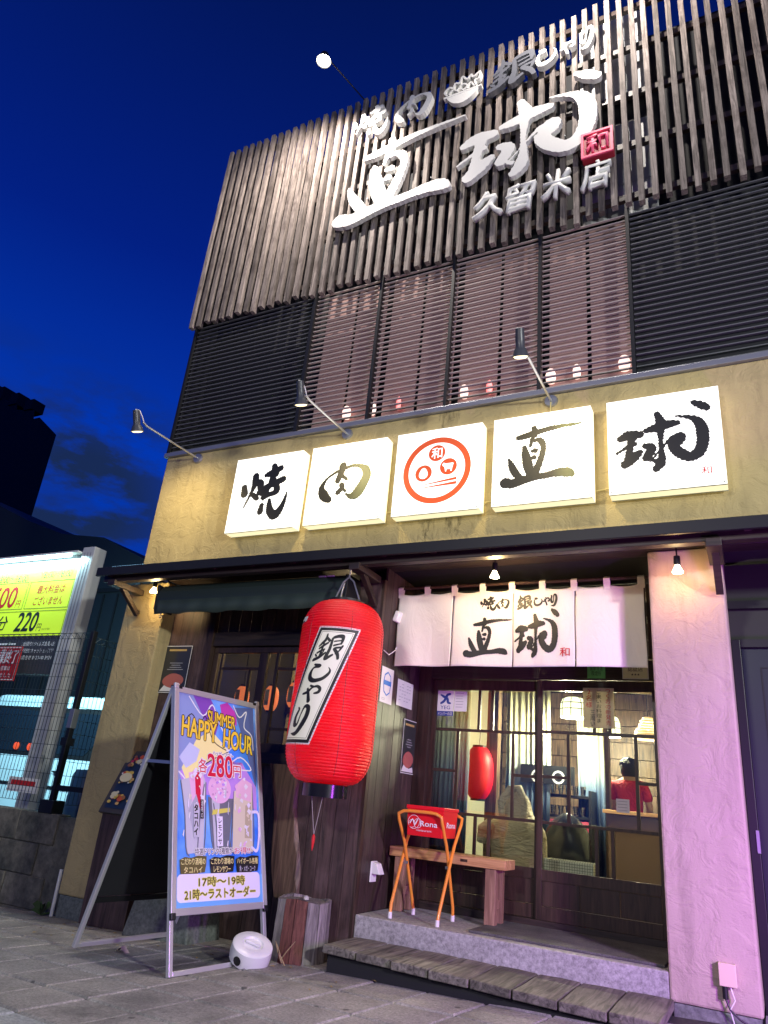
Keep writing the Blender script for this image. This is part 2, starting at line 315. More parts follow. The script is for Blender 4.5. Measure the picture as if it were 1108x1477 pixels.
# text as flat mesh in the x,z plane facing -y, fitted into a box
def text(body, box, y, mat, parent=None, depth=0.0, bold=0.0, name='lettering', rot=0.0, shear=0.0, keep=False, warp=None, vertical=False, fat=0.0):
    cu = bpy.data.curves.new(name, 'FONT'); cu.body = '\n'.join(body) if vertical else body; cu.size = 1.0; cu.offset = bold if depth else 0.0; cu.extrude = 0.0; cu.resolution_u = 3; cu.shear = shear
    cu.space_line = 1.0 if not vertical else 0.98; cu.align_x = 'CENTER'
    ob = bpy.data.objects.new(name, cu); me = bpy.data.meshes.new_from_object(ob); bpy.data.objects.remove(ob); bpy.data.curves.remove(cu)
    xs = [v.co.x for v in me.vertices]; ys = [v.co.y for v in me.vertices]
    if not xs: return None
    x0, x1, y0, y1 = min(xs), max(xs), min(ys), max(ys); sx = (box[2] - box[0]) / max(x1 - x0, 1e-6); sy = (box[3] - box[1]) / max(y1 - y0, 1e-6)
    if keep: sx = sy = min(sx, sy)
    cx, cz = (box[0] + box[2]) / 2, (box[1] + box[3]) / 2; mx, my = (x0 + x1) / 2, (y0 + y1) / 2; c, s_ = cos(rot), sin(rot)
    bm = bmesh.new(); bm.from_mesh(me)
    if fat or (bold and not depth):
        base = list(bm.verts) + list(bm.edges) + list(bm.faces); k = fat or bold * min((y1 - y0) * sy, 0.2) * 0.75 / (len(body) if vertical else 1) ** 0.3; nd = 8 if fat else 4
        for q in range(nd):
            r = bmesh.ops.duplicate(bm, geom=base); a_ = 2 * pi * q / nd + (0 if fat else pi / 4)
            for v_ in r['geom']:
                if isinstance(v_, bmesh.types.BMVert): v_.co.x += k * cos(a_) / sx; v_.co.y += k * sin(a_) / sy; v_.co.z -= 0.000003 * (q + 1)
    if depth:
        r = bmesh.ops.extrude_face_region(bm, geom=list(bm.faces)); 
        for v in [g for g in r['geom'] if isinstance(g, bmesh.types.BMVert)]: v.co.z -= depth / 1.0
    for v in bm.verts:
        a = (v.co.x - mx) * sx; b_ = (v.co.y - my) * sy; dz = v.co.z
        X = cx + a * c - b_ * s_; Z = cz + a * s_ + b_ * c
        p = Vector((X, y - dz, Z)); v.co = warp(p) if warp else p
    if depth: bmesh.ops.recalc_face_normals(bm, faces=list(bm.faces))
    bm.to_mesh(me); bm.free(); me.name = name; me.materials.clear(); me.materials.append(mat)
    o = bpy.data.objects.new(name, me); col.objects.link(o)
    if parent: o.parent = parent
    return o

# brush strokes -> one clean outline (distance field + marching squares)
def brush(keys, box, y, mat, parent=None, depth=0.0, name='lettering', res=110, grow=0.0, rough=0.5, warp=None, aspect=True, pad=0.0, shear=0.0):
    """keys: stroke list. fits the glyph's own bounding box into box (x0,z0,x1,z1)"""
    P = [p for s in keys for p in s]
    gx0 = min(p[0] - p[2] for p in P); gx1 = max(p[0] + p[2] for p in P); gy0 = min(p[1] - p[2] for p in P); gy1 = max(p[1] + p[2] for p in P)
    W = max(gx1 - gx0, gy1 - gy0); g = W * 0.03 + grow
    X0, X1, Y0, Y1 = gx0 - g, gx1 + g, gy0 - g, gy1 + g; h = W / res; nx = int((X1 - X0) / h) + 2; ny = int((Y1 - Y0) / h) + 2
    BIG = 1e9; F = [[BIG] * nx for _ in range(ny)]
    for s in keys:
        segs = list(zip(s[:-1], s[1:])) if len(s) > 1 else [(s[0], s[0])]
        # smooth the stroke
        if len(s) > 2:
            q = []
            for i in range(len(s) - 1):
                p0 = s[max(i - 1, 0)]; p1 = s[i]; p2 = s[i + 1]; p3 = s[min(i + 2, len(s) - 1)]
                for k in range(4):
                    t = k / 4; q.append(tuple(0.5 * (2 * b_ + (c_ - a_) * t + (2 * a_ - 5 * b_ + 4 * c_ - d_) * t * t + (3 * b_ - a_ - 3 * c_ + d_) * t ** 3) for a_, b_, c_, d_ in zip(p0, p1, p2, p3)))
            q.append(tuple(s[-1])); segs = list(zip(q[:-1], q[1:]))
        for a, b in segs:
            ra, rb = max(a[2], 1e-4) + grow, max(b[2], 1e-4) + grow; mg = max(ra, rb) + 3 * h
            i0 = max(int((min(a[0], b[0]) - mg - X0) / h), 0); i1 = min(int((max(a[0], b[0]) + mg - X0) / h) + 1, nx - 1)
            j0 = max(int((min(a[1], b[1]) - mg - Y0) / h), 0); j1 = min(int((max(a[1], b[1]) + mg - Y0) / h) + 1, ny - 1)
            dx, dy = b[0] - a[0], b[1] - a[1]; LL = dx * dx + dy * dy or 1e-12
            for j in range(j0, j1 + 1):
                yy = Y0 + j * h; row = F[j]
                for i in range(i0, i1 + 1):
                    xx = X0 + i * h; t = ((xx - a[0]) * dx + (yy - a[1]) * dy) / LL; t = 0 if t < 0 else 1 if t > 1 else t
                    d = hypot(xx - a[0] - dx * t, yy - a[1] - dy * t) - (ra + (rb - ra) * t)
                    if d < row[i]: row[i] = d
    if rough:
        for j in range(ny):
            for i in range(nx):
                if abs(F[j][i]) < 4 * h:
                    F[j][i] += rough * h * (sin(i * 0.9 + j * 0.37) * 0.5 + sin(i * 0.31 - j * 1.13 + 1.7) * 0.6 + sin(j * 2.3 + i * 1.9) * 0.35)
    for j in range(ny): F[j][0] = F[j][nx - 1] = BIG
    for i in range(nx): F[0][i] = F[ny - 1][i] = BIG
    sx = (box[2] - box[0]) / (gx1 - gx0); sz = (box[3] - box[1]) / (gy1 - gy0)
    vid = {}; vs = []; fs = []; edges = []
    def vert(key, x_, y_):
        if key not in vid:
            vid[key] = len(vs); zz = box[1] + (y_ - gy0) * sz; vs.append([box[0] + (x_ - gx0) * sx + shear * (zz - box[1]), zz])
        return vid[key]
    def cross(i, j, k, l):
        a, b = F[j][i], F[l][k]; t = a / (a - b) if abs(a) < 1e8 and abs(b) < 1e8 else 0.5; t = min(max(t, 0.02), 0.98)
        key = ('e', min(i, k), min(j, l), max(i, k), max(j, l)); return vert(key, X0 + (i + (k - i) * t) * h, Y0 + (j + (l - j) * t) * h)
    for j in range(ny - 1):
        for i in range(nx - 1):
            cs = [(i, j), (i + 1, j), (i + 1, j + 1), (i, j + 1)]; ins = [F[b][a] < 0 for a, b in cs]
            if not any(ins): continue
            poly = []
            marks = []
            for k in range(4):
                a = cs[k]; b = cs[(k + 1) % 4]
                if ins[k]: poly.append(vert(('v',) + a, X0 + a[0] * h, Y0 + a[1] * h)); marks.append(0)
                if ins[k] != ins[(k + 1) % 4]: poly.append(cross(*a, *b)); marks.append(1 if ins[k] else 2)
            fs.append(tuple(poly))
            for k in range(len(poly)):
                if marks[k] == 1 and marks[(k + 1) % len(poly)] == 2: edges.append((poly[k], poly[(k + 1) % len(poly)]))
    n = len(vs); V = [(a, y, b) for a, b in vs]
    if depth:
        V += [(a, y + depth, b) for a, b in vs]; fs = fs + [(b, a, a + n, b + n) for a, b in edges]
    if warp: V = [tuple(warp(Vector(p))) for p in V]
    mb = MB(); mb.v = V; mb.f = fs; mb.m = [0] * len(fs)
    return mb.build(name, mat, parent)
def poly_flat(pts, y, mat, parent, name='print', warp=None):
    mb = MB(); mb.add([(a, y, b) for a, b in pts], [tuple(range(len(pts)))]); return mb.build(name, mat, parent)
def disc_pts(cx, cz, r, n=36, rz=None): return [(cx + r * cos(2 * pi * k / n), cz + (rz or r) * sin(2 * pi * k / n)) for k in range(n)]
def ring(cx, cz, r0, r1, y, mat, parent, name='ring_print', n=64):
    mb = MB(); vs = [(cx + r * cos(2 * pi * k / n), y, cz + r * sin(2 * pi * k / n)) for r in (r0, r1) for k in range(n)]
    mb.add(vs, [(k, (k + 1) % n, (k + 1) % n + n, k + n) for k in range(n)]); mb.f = [tuple(reversed(f)) for f in mb.f]; return mb.build(name, mat, parent)
def frame_rect(x0, z0, x1, z1, w, y, mat, parent, name='border_print'):
    mb = MB(); vs = [(x0, y, z0), (x1, y, z0), (x1, y, z1), (x0, y, z1), (x0 + w, y, z0 + w), (x1 - w, y, z0 + w), (x1 - w, y, z1 - w), (x0 + w, y, z1 - w)]
    mb.add(vs, [(0, 1, 5, 4), (1, 2, 6, 5), (2, 3, 7, 6), (3, 0, 4, 7)]); return mb.build(name, mat, parent)
GLY = {
'choku': [[[-0.201,0.205,0.0148],[-0.121,0.215,0.0252],[-0.023,0.239,0.0229],[0.133,0.262,0.0144],[0.331,0.266,0.004]],[[-0.058,0.283,0.0189],[-0.05,0.215,0.0208]],[[-0.058,0.209,0.0146],[-0.077,0.16,0.0125],[-0.088,0.109,0.0062]],[[-0.057,0.157,0.0083],[-0.026,0.165,0.0145],[0.008,0.142,0.0226],[0.025,0.083,0.0184],[0.003,-0.021,0.0223],[-0.035,-0.122,0.0282],[-0.053,-0.172,0.0282]],[[-0.139,0.108,0.0146],[-0.126,0.019,0.033],[-0.101,-0.092,0.0367],[-0.072,-0.18,0.0282]],[[-0.068,0.062,0.0124],[-0.044,0.063,0.0185]],[[-0.075,-0.005,0.0102],[-0.055,-0.002,0.0184]],[[-0.273,0.007,0.0084],[-0.238,-0.084,0.0269],[-0.173,-0.193,0.0285]],[[-0.301,-0.211,0.0433],[-0.231,-0.224,0.0368],[-0.095,-0.192,0.0303],[0.057,-0.18,0.0238],[0.161,-0.168,0.0334],[0.229,-0.177,0.0369],[0.265,-0.202,0.0135]]],
'kyu': [[[-0.323,0.061,0.0208],[-0.256,0.084,0.0376],[-0.17,0.082,0.0261]],[[-0.231,0.059,0.0318],[-0.252,-0.04,0.0223],[-0.264,-0.139,0.0313]],[[-0.352,-0.066,0.0047],[-0.26,-0.014,0.0112],[-0.207,0.002,0.0111]],[[-0.291,-0.171,0.0313],[-0.229,-0.12,0.0368],[-0.176,-0.079,0.0183]],[[-0.126,0.108,0.0167],[-0.049,0.12,0.0313],[0.036,0.139,0.0328],[0.111,0.142,0.0181]],[[-0.034,0.241,0.0204],[-0.009,0.167,0.035]],[[-0.013,0.106,0.0256],[-0.019,-0.014,0.0127],[-0.017,-0.114,0.0197],[-0.028,-0.191,0.032],[-0.063,-0.237,0.0213]],[[-0.134,-0.027,0.0202],[-0.088,-0.054,0.0309],[-0.125,-0.13,0.0308]],[[-0.104,-0.145,0.0072],[-0.071,-0.165,0.0126]],[[-0.096,-0.162,0.0036],[-0.008,-0.056,0.0045],[0.062,0.017,0.0108]],[[0.065,0.001,0.0215],[0.125,0.02,0.0321],[0.126,-0.016,0.0249],[0.071,-0.052,0.0374],[0.113,-0.121,0.0387],[0.181,-0.165,0.0365],[0.246,-0.136,0.038],[0.28,-0.05,0.0399],[0.282,0.058,0.0403],[0.258,0.13,0.0319],[0.2,0.176,0.0144],[0.106,0.202,0.0027]],[[0.236,0.304,0.0145],[0.284,0.274,0.0287],[0.327,0.242,0.0231]]],
'yaki': [[[-0.264,0.079,0.0307],[-0.249,0.008,0.0412]],[[-0.135,0.19,0.0378],[-0.132,0.11,0.034],[-0.16,0.014,0.0142],[-0.228,-0.149,0.0026]],[[-0.132,0.11,0.0179],[-0.068,0.109,0.0391],[-0.051,0.051,0.0353]],[[-0.167,0.005,0.016],[-0.098,-0.045,0.0264],[-0.074,-0.064,0.021]],[[0.082,0.281,0.0302],[0.11,0.195,0.0423]],[[-0.005,0.19,0.0196],[0.085,0.215,0.0389],[0.169,0.25,0.0299]],[[0.084,0.174,0.0317],[0.065,0.078,0.0263],[0.027,-0.007,0.0209],[-0.008,-0.06,0.0174]],[[-0.018,0.039,0.0229],[0.109,0.084,0.0314],[0.219,0.119,0.0329]],[[-0.056,0.002,0.0299],[0.077,-0.032,0.0225],[0.16,0.002,0.0345],[0.111,0.121,0.0245]],[[0.005,-0.082,0.0104],[0.061,-0.046,0.0173],[0.161,-0.006,0.0224]],[[-0.0,-0.149,0.0225],[-0.007,-0.215,0.0327]],[[0.086,-0.102,0.0155],[0.109,-0.208,0.0392],[0.174,-0.274,0.0454],[0.234,-0.22,0.0336],[0.271,-0.13,0.0186],[0.289,-0.034,0.0034]]],
'niku': [[[-0.155,-0.177,0.027],[-0.217,-0.125,0.0466],[-0.255,-0.043,0.0276],[-0.209,0.051,0.0082],[-0.122,0.107,0.0098],[-0.013,0.144,0.0145],[0.081,0.163,0.0112],[0.154,0.148,0.0174],[0.217,0.108,0.0346],[0.234,0.038,0.0421],[0.203,-0.049,0.045],[0.151,-0.133,0.048],[0.092,-0.164,0.0264],[0.03,-0.134,0.0047]],[[-0.041,0.173,0.0357],[-0.046,0.121,0.0307],[-0.081,0.02,0.0257]],[[-0.05,0.078,0.0177],[0.022,0.022,0.008]],[[-0.031,-0.03,0.0223],[-0.022,-0.064,0.0206],[-0.064,-0.108,0.0222]],[[-0.028,-0.054,0.0095],[0.018,-0.102,0.0079]]],
'gin': [[[-0.079,0.397,0.0061],[-0.074,0.361,0.0118],[-0.091,0.337,0.0108],[-0.109,0.315,0.0052]],[[-0.074,0.377,0.0074],[-0.036,0.354,0.0092]],[[-0.098,0.3,0.0072],[-0.068,0.323,0.0095],[-0.043,0.339,0.0075]],[[-0.101,0.27,0.0073],[-0.078,0.284,0.0078],[-0.05,0.294,0.0064]],[[-0.073,0.33,0.0076],[-0.072,0.288,0.0085],[-0.068,0.244,0.0094]],[[-0.11,0.223,0.0117],[-0.067,0.241,0.0114],[-0.031,0.271,0.0078]],[[-0.112,0.259,0.0054],[-0.098,0.249,0.0067]],[[-0.051,0.282,0.0058],[-0.058,0.267,0.0059]],[[-0.013,0.378,0.0101],[0.023,0.389,0.0116],[0.056,0.387,0.0132],[0.066,0.361,0.011],[0.066,0.34,0.0077]],[[0.004,0.352,0.0054],[0.055,0.361,0.0047]],[[0.014,0.324,0.0067],[0.066,0.34,0.0053]],[[-0.02,0.37,0.009],[-0.007,0.296,0.0126],[-0.01,0.236,0.0151],[0.035,0.259,0.0082]],[[0.034,0.308,0.0073],[0.072,0.314,0.0072]],[[0.03,0.301,0.0105],[0.073,0.268,0.0117],[0.093,0.24,0.01]],[[0.086,0.323,0.0089],[0.074,0.289,0.0067],[0.054,0.268,0.0031]]],
'shi': [[[-0.078,0.201,0.0083],[-0.035,0.19,0.0157],[-0.078,0.172,0.0077],[-0.088,0.126,0.0138],[-0.073,0.084,0.0177],[-0.031,0.065,0.0176],[0.029,0.082,0.0156],[0.061,0.122,0.013],[0.065,0.156,0.0067],[0.043,0.183,0.0017]]],
'ya': [[[-0.085,-0.038,0.0096],[-0.043,-0.023,0.0132],[-0.012,0.013,0.0083],[0.028,0.026,0.011],[0.062,0.008,0.0125],[0.063,-0.021,0.0142],[0.028,-0.033,0.0069]],[[-0.054,0.002,0.01],[-0.027,-0.042,0.0133],[0.001,-0.096,0.0168]],[[-0.036,0.029,0.0083],[-0.011,0.022,0.0097]]],
'ri': [[[-0.088,-0.146,0.0059],[-0.073,-0.164,0.0111],[-0.088,-0.218,0.015],[-0.074,-0.273,0.019],[-0.039,-0.273,0.0098],[-0.033,-0.199,0.006],[-0.018,-0.137,0.0115],[0.021,-0.147,0.0179],[0.034,-0.211,0.0219],[0.015,-0.288,0.0238],[-0.022,-0.342,0.0184],[-0.087,-0.343,0.0028]]],
}
# ================================================================== GROUND
SL = 0.05
def gz(x): return 0.06 + SL * (min(max(x, -9.0), 2.5) + 3.4)
TA = radians(-8)
mb = MB(); X = [-400, -9, 2.5, 400]; Yv = [-300, 500]
vs = [(a, b, gz(a) - 0.03) for b in Yv for a in X]; mb.add(vs, [(0, 1, 5, 4), (1, 2, 6, 5), (2, 3, 7, 6)])
ground = mb.build('ground', M['ground']); tag(ground, kind='structure')
pav = empty('pavement'); tag(pav, kind='structure')
T = 0.405
tmes = []
for k in range(4):
    b_ = MB(); s = T / 2 - 0.005; e_ = 0.010
    q = [(-s, -s), (s, -s), (s, s), (-s, s)]
    vs = [(a, b, -0.05) for a, b in q] + [(a, b, -e_) for a, b in q] + [(a * (1 - e_ / s), b * (1 - e_ / s), 0) for a, b in q]
    b_.add(vs, [(8, 9, 10, 11)] + [(i, (i + 1) % 4, (i + 1) % 4 + 4, i + 4) for i in range(4)] + [(i + 4, (i + 1) % 4 + 4, (i + 1) % 4 + 8, i + 8) for i in range(4)])
    me = b_.mesh('paving_tile'); me.materials.append(M['tile']); tmes.append(me)
kme = tmes[0].copy(); kme.materials.clear(); kme.materials.append(M['tile2'])
org = Vector((-3.83, -1.90)); ca, sa = cos(TA), sin(TA); nt = 0
far_t = MB()
for j in range(-4, 7):
    for i in range(-14, 12):
        u = (i + 0.5) * T; v = (j + 0.5) * T
        px_ = org.x + u * ca - v * sa; py_ = org.y + u * sa + v * ca
        if py_ > 0.35 or px_ > 0.9 or px_ < -9.0: continue
        if px_ > -2.9 and py_ > -0.35: continue
        if py_ > 0.12 and px_ > -5.9: continue
        d = Vector((px_, py_ + 5.4))
        if d.y < 2.55: continue
        me = kme if j == -2 else random.choice(tmes)
        inst(me, 'paving_tile', pav, (px_, py_, gz(px_) + random.uniform(-0.0025, 0.0025)), (random.uniform(-.003, .003), -math.atan(SL) + random.uniform(-.003, .003), TA)); nt += 1
# bed under the tiles and the planting strip against the wall
bx('joint_sand', (-9.2, -5.2, -0.6), (2.6, 0.6, -0.24), M['ground'], pav)

# ================================================================== BUILDING
bld = empty('restaurant_building', (0, 0, 0)); tag(bld, 'two storey restaurant with wooden slat and louvre front above an ochre stucco band', 'restaurant building')
XL = -5.92; XR = 2.2
def bw(a, b): return Vector((a, b))
# shell behind everything
mb = MB(); mb.box((XL + .02, .34, 4.60), (XR, .40, 9.4)); mb.box((XL + .02, .40, 3.3), (XL + .10, 7.5, 9.4)); mb.box((XR - .1, .40, 3.3), (XR, 7.5, 9.4)); mb.box((XL + .1, .40, 9.3), (XR - .1, 7.5, 9.4)); mb.box((XL + .02, 7.5, 0), (XR, 7.6, 9.4)); mb.box((XL + .02, .62, 0), (XL + .10, 7.5, 3.3)); mb.box((XR - .1, .62, 0), (XR, 7.5, 3.3))
mb.box((XL + .005, .04, 4.757), (XL + .018, .60, 9.35)); mb.build('upper_wall', M['dark'], bld)
bx('stucco_band', (XL, 0, 3.34), (XR, .30, 4.70), M['stucco'], bld, 0.012)
bx('band_cap', (XL - .03, -.035, 4.702), (XR, .30, 4.755), M['steel'], bld, 0.004)
# water stains under the coping: dark streaks on the stucco
def stain_mesh(x, z0, z1, w):
    mb = MB(); n = 7
    for k in range(n):
        a = x + (k - n / 2) * w / n; l = z1 - (z1 - z0) * random.uniform(.35, 1); mb.add([(a, -.0025 - .0002 * k, l), (a + w / n * .9, -.0025 - .0002 * k, l + .02), (a + w / n * .9, -.0025 - .0002 * k, z1), (a, -.0025 - .0002 * k, z1)], [(0, 1, 2, 3)])
    return mb
mstain, t_, N_, L_, b_ = nodes('damp_stain'); setcol(b_, (0.05, 0.05, 0.03)); b_.inputs['Roughness'].default_value = .9
nn = noise(N_, L_, coords(N_, L_, (1, 1, .25), rnd=False), 24, 5, .7); L_.new(ramp2(N_, L_, nn, .45, .70, (0, 0, 0), (.65, .65, .65)), b_.inputs['Alpha'])
for a in ((-2.34, 4.40, 4.70, .22), (-2.50, 3.36, 3.60, .16), (-2.24, 3.36, 3.60, .16)): stain_mesh(*a).build('damp_stain', mstain, bld)

# ---- upper slat screen: every slat a piece
slats = empty('slat_screen', parent=bld)
sm = []
for k in range(4):
    b_ = MB(); n = 10; w = .0265; d = .034; vs = []
    for i in range(n + 1):
        z = -3.05 * i / n; ox = random.uniform(-.0015, .0015); oy = random.uniform(-.0015, .0015)
        for a, c in ((-w, -d), (w, -d), (w, d), (-w, d)): vs.append((a + ox, c + oy, z))
    fs = [(0, 1, 2, 3), tuple(4 * n + q for q in (3, 2, 1, 0))] + [(4 * i + (q + 1) % 4, 4 * i + q, 4 * i + q + 4, 4 * i + (q + 1) % 4 + 4) for i in range(n) for q in range(4)]
    b_.add(vs, fs); me = b_.mesh('slat'); me.materials.append(M['slat']); sm.append(me)
x = -6.0; k = 0
while x < 1.6:
    z = 9.64 + random.uniform(-.012, .012) + (.04 if x > -1 else 0)
    inst(sm[k % 4], 'slat', slats, (x + random.uniform(-.003, .003), -.022 + random.uniform(-.004, .004), z), (random.uniform(-.002, .002), random.uniform(-.001, .001), random.uniform(-.03, .03)), (1, 1, random.uniform(.994, 1.012)))
    x += .122; k += 1
for z in (6.74, 7.42, 8.12, 8.82, 9.46): bx('batten', (-6.0, .002, z), (1.65, .05, z + .07), M['framex'], slats)
# the side return of the slat screen
for i in range(4):
    inst(sm[i], 'slat', slats, (-6.0, .11 + i * .122, 9.64), (0, 0, pi / 2))
# pale siding sheets behind the slats
mb_sid = simple('pale_siding', (0.42, 0.44, 0.45), .5)
for i, (a, b) in enumerate(((-1.10, -.86), (-.855, -.62), (-.615, -.38))):
    for q in range(7):
        z = 6.7 + q * .42
        if q == 3: continue
        inst(MB().box((0, 0, 0), (b - a, .02, .413)).mesh('siding_sheet'), 'siding_sheet', bld, (a, .16, z)).data.materials.append(mb_sid)

# ---- louvre screens
bays = [(-5.93, -4.17, 'l'), (-4.12, -3.29, 'm'), (-3.25, -2.43, 'm'), (-2.39, -1.51, 'm'), (-1.47, -.68, 'm'), (-.64, 1.2, 'l')]
lm = {}
mb_room = simple('brown_sheet_panel', (0.44, 0.27, 0.25), .8)
for bi, (a, b, kd) in enumerate(bays):
    ls = empty('louvre_screen', parent=bld)
    b_ = MB(); L2 = (b - a) / 2; b_.box((-L2, -.013, -.0048), (L2, .013, .0048)); me = b_.mesh('louvre_blade'); me.materials.append(M['louvre'] if kd == 'l' else M['louvre_brown'])
    z = 4.80
    while z < 6.64:
        inst(me, 'louvre_blade', ls, ((a + b) / 2, .045 + random.uniform(-.001, .001), z + random.uniform(-.0012, .0012)), (radians(4) + random.uniform(-.03, .03), 0, 0)); z += .0615
    bx('mullion', (a - .035, .004, 4.757), (a - .004, .09, 6.70), M['black'], ls)
    bx('mullion', (b + .004, .006, 4.757), (b + .017, .09, 6.70), M['black'], ls)
    if kd == 'm':
        bx('backing_sheet', (a + .02, .24, 4.9), ((a + b) / 2 - .02, .26, 6.7), mb_room, ls); bx('backing_sheet', ((a + b) / 2 + .02, .24, 4.9), (b - .02, .26, 6.7), mb_room, ls)
# small lit shop lamps glimpsed between the lower blades
glow = emis('upstairs_lamp_glow', (1.0, 0.66, 0.56), 1.5); glowr = emis('upstairs_red_glow', (1.0, 0.10, 0.06), 1.2)
WH = ['above the gap between the first two signs', 'left above the rounded character sign', 'above the right edge of the second sign', 'left above the ring logo sign', 'above the right part of the ring logo sign', 'left of the middle arm lamp head', 'right behind the rightmost arm lamp', 'rightmost, at the edge of the brown bays']
for (a, w_, r_) in ((-3.62, .09, 0), (-3.32, .10, 0), (-3.0, .05, 1), (-2.28, .08, 0), (-2.02, .06, 1), (-1.42, .09, 0), (-1.18, .07, 0), (-.76, .10, 0)):
    o = MB().lathe([(0, -.085), (w_ * .45, -.07), (w_ * .55, 0), (w_ * .35, .06), (0, .08)], n=14).build('lamp_shade', glowr if r_ else glow, None, (a, .175, 5.02), smooth=True)
    tag(o, 'small glowing %s lamp behind the louvres, %s' % ('red' if r_ else 'pinkish white', WH.pop(0)), 'lamp', 'lamps glimpsed behind the louvres')
# ---- eave over the ground floor
ev = empty('eave', parent=bld)
EX0 = -5.98
mb = MB(); mb.add([(EX0, -.50, 3.13), (XR, -.50, 3.13), (XR, .02, 3.33), (EX0, .02, 3.33), (EX0, -.50, 3.165), (XR, -.50, 3.165), (XR, .02, 3.365), (EX0, .02, 3.365)], [(0, 3, 2, 1), (4, 5, 6, 7), (0, 1, 5, 4), (1, 2, 6, 5), (2, 3, 7, 6), (3, 0, 4, 7)]); mb.build('roof_sheet', M['black'], ev)
bx('fascia', (EX0, -.53, 3.085), (XR, -.503, 3.175), M['black'], ev, .003)
bx('lintel_beam', (-5.45, -.03, 3.16), (XR, .13, 3.335), M['framex'], ev, .004)
bx('edge_beam', (EX0 + .03, -.44, 3.045), (XR, -.36, 3.12), M['framex'], ev, .003)
x = -5.85
while x < 1.5:
    MB().bar((x, -.47, 3.115), (x, .0, 3.30), .045, .05).build('rafter', M['frame'], ev); x += .455
for x in (-5.80, -2.93, -.15):
    MB().bar((x, -.34, 3.04), (x, -.03, 2.80), .05, .05).build('brace', M['framex'], ev, bevel=.004)
    bx('beam_end', (x - .05, -.47, 3.0), (x + .05, -.05, 3.06), M['framex'], ev, .004)
bx('porch_ceiling', (-5.4, .132, 3.20), (XR - .1, 1.2, 3.24), M['dark'], bld)

# ---- pillars
for nm, a, b, zb in (('L', -6.03, -5.47, .12), ('R', -.63, -.12, .245)):
    pl = MB().box((a, 0, zb), (b, .62, 3.158)).build('pillar', M['pillar'] if nm == 'R' else M['stucco'], bld, bevel=.015)
    bx('pillar_base', (a + .015, .012, -.3), (b - .015, .60, zb - .002), M['stone'], bld, .01)

# ---- left dark board front with its window
def boards(parent, p0, dirv, n, pitch, z0, z1, depth, mat=None, name='board', tops=None):
    """vertical boards starting at p0 going along dirv (unit, xy), facing side = right-hand normal"""
    d = Vector(dirv); ang = atan2(d.y, d.x); me = MB().box((.0015, -depth, 0), (pitch - .0025, 0, z1 - z0)).mesh(name); me.materials.append(mat or M['board'])
    for i in range(n):
        o = inst(me, name, parent, (p0[0] + d.x * pitch * i, p0[1] + d.y * pitch * i, z0), (0, 0, ang)); o.location += Vector((d.y, -d.x, 0)) * random.uniform(0, .003)
bwl = empty('board_wall', parent=bld)
boards(bwl, (-5.468, .20), (1, 0), 4, .135, -.1, 3.16, .02)
bx('window_post', (-4.925, .15, -.1), (-4.865, .25, 3.16), M['frame'], bwl)
bx('wall_sill', (-4.862, .12, 1.42), (-3.61, .30, 1.52), M['framex'], bwl, .004)
bx('wall_head', (-4.862, .17, 2.50), (-3.61, .30, 2.64), M['framex'], bwl, .004)
boards(bwl, (-4.862, .22), (1, 0), 9, .139, 2.64, 3.16, .02); boards(bwl, (-4.862, .22), (1, 0), 9, .139, -.1, 1.42, .02)
boards(bwl, (-3.60, .0), (1, 0), 6, .124, .03, 3.04, .022)
bx('corner_post', (-2.872, -.028, .03), (-2.850, .02, 3.04), M['frame'], bwl)
bx('wall_backing', (-5.46, .226, -.1), (-4.93, .30, 3.16), M['dark'], bwl); bx('wall_backing', (-4.86, .226, -.1), (-3.61, .30, 1.418), M['dark'], bwl); bx('wall_backing', (-3.605, .003, -.1), (-2.875, .12, 3.04), M['dark'], bwl)
# live edge slab leaning on the wall left of the lantern
mb = MB(); n = 12; vs = []
for i in range(n + 1):
    t = i / n; z = .42 + 1.0 * t; cx = -3.46 - .18 * t; w = .11 + .02 * sin(t * 7) + .03 * t; vs += [(cx - w, -.055, z), (cx + w * (.8 + .1 * sin(i * 2.1)), -.055, z), (cx + w, -.024, z), (cx - w, -.024, z)]
mb.add(vs, [(0, 3, 2, 1), (4 * n, 4 * n + 1, 4 * n + 2, 4 * n + 3)] + [(4 * i + q, 4 * i + (q + 1) % 4, 4 * i + 4 + (q + 1) % 4, 4 * i + 4 + q) for i in range(n) for q in range(4)])
ob = mb.build('wood_slab', M['live'], None, smooth=False, bevel=.006); tag(ob, 'brown live edge wood slab fixed upright on the dark boards above the stump', 'wood slab')

# window of the left room (two sliding sashes)
wd = empty('lattice_window', parent=bld)
Yw = .235
def lw(a, b, c, d_, dp=.03, nm='muntin', y=Yw): return bx(nm, (a, y - dp / 2, c), (b, y + dp / 2, d_), M['frame'], wd, .002)
lw(-4.86, -3.61, 1.522, 1.60, .05, 'rail'); lw(-4.86, -3.61, 2.44, 2.498, .05, 'rail')
for a, b in ((-4.86, -4.80), (-4.28, -4.19), (-3.68, -3.612)): lw(a, b, 1.602, 2.438, .045, 'stile')
lw(-4.765, -4.74, 1.602, 2.438); lw(-4.738, -4.282, 2.275, 2.30, .026); lw(-4.40, -4.375, 1.602, 2.274)
lw(-4.738, -4.402, 1.80, 1.82, .026); lw(-4.09, -4.06, 1.602, 2.438); lw(-4.058, -3.682, 2.275, 2.30, .026); lw(-4.058, -3.682, 1.72, 1.745, .026)
for a, b in ((-4.80, -4.282), (-4.188, -3.682)): bx('pane', (a, Yw - .002, 1.602), (b, Yw + .002, 2.438), M['glass2'], wd)

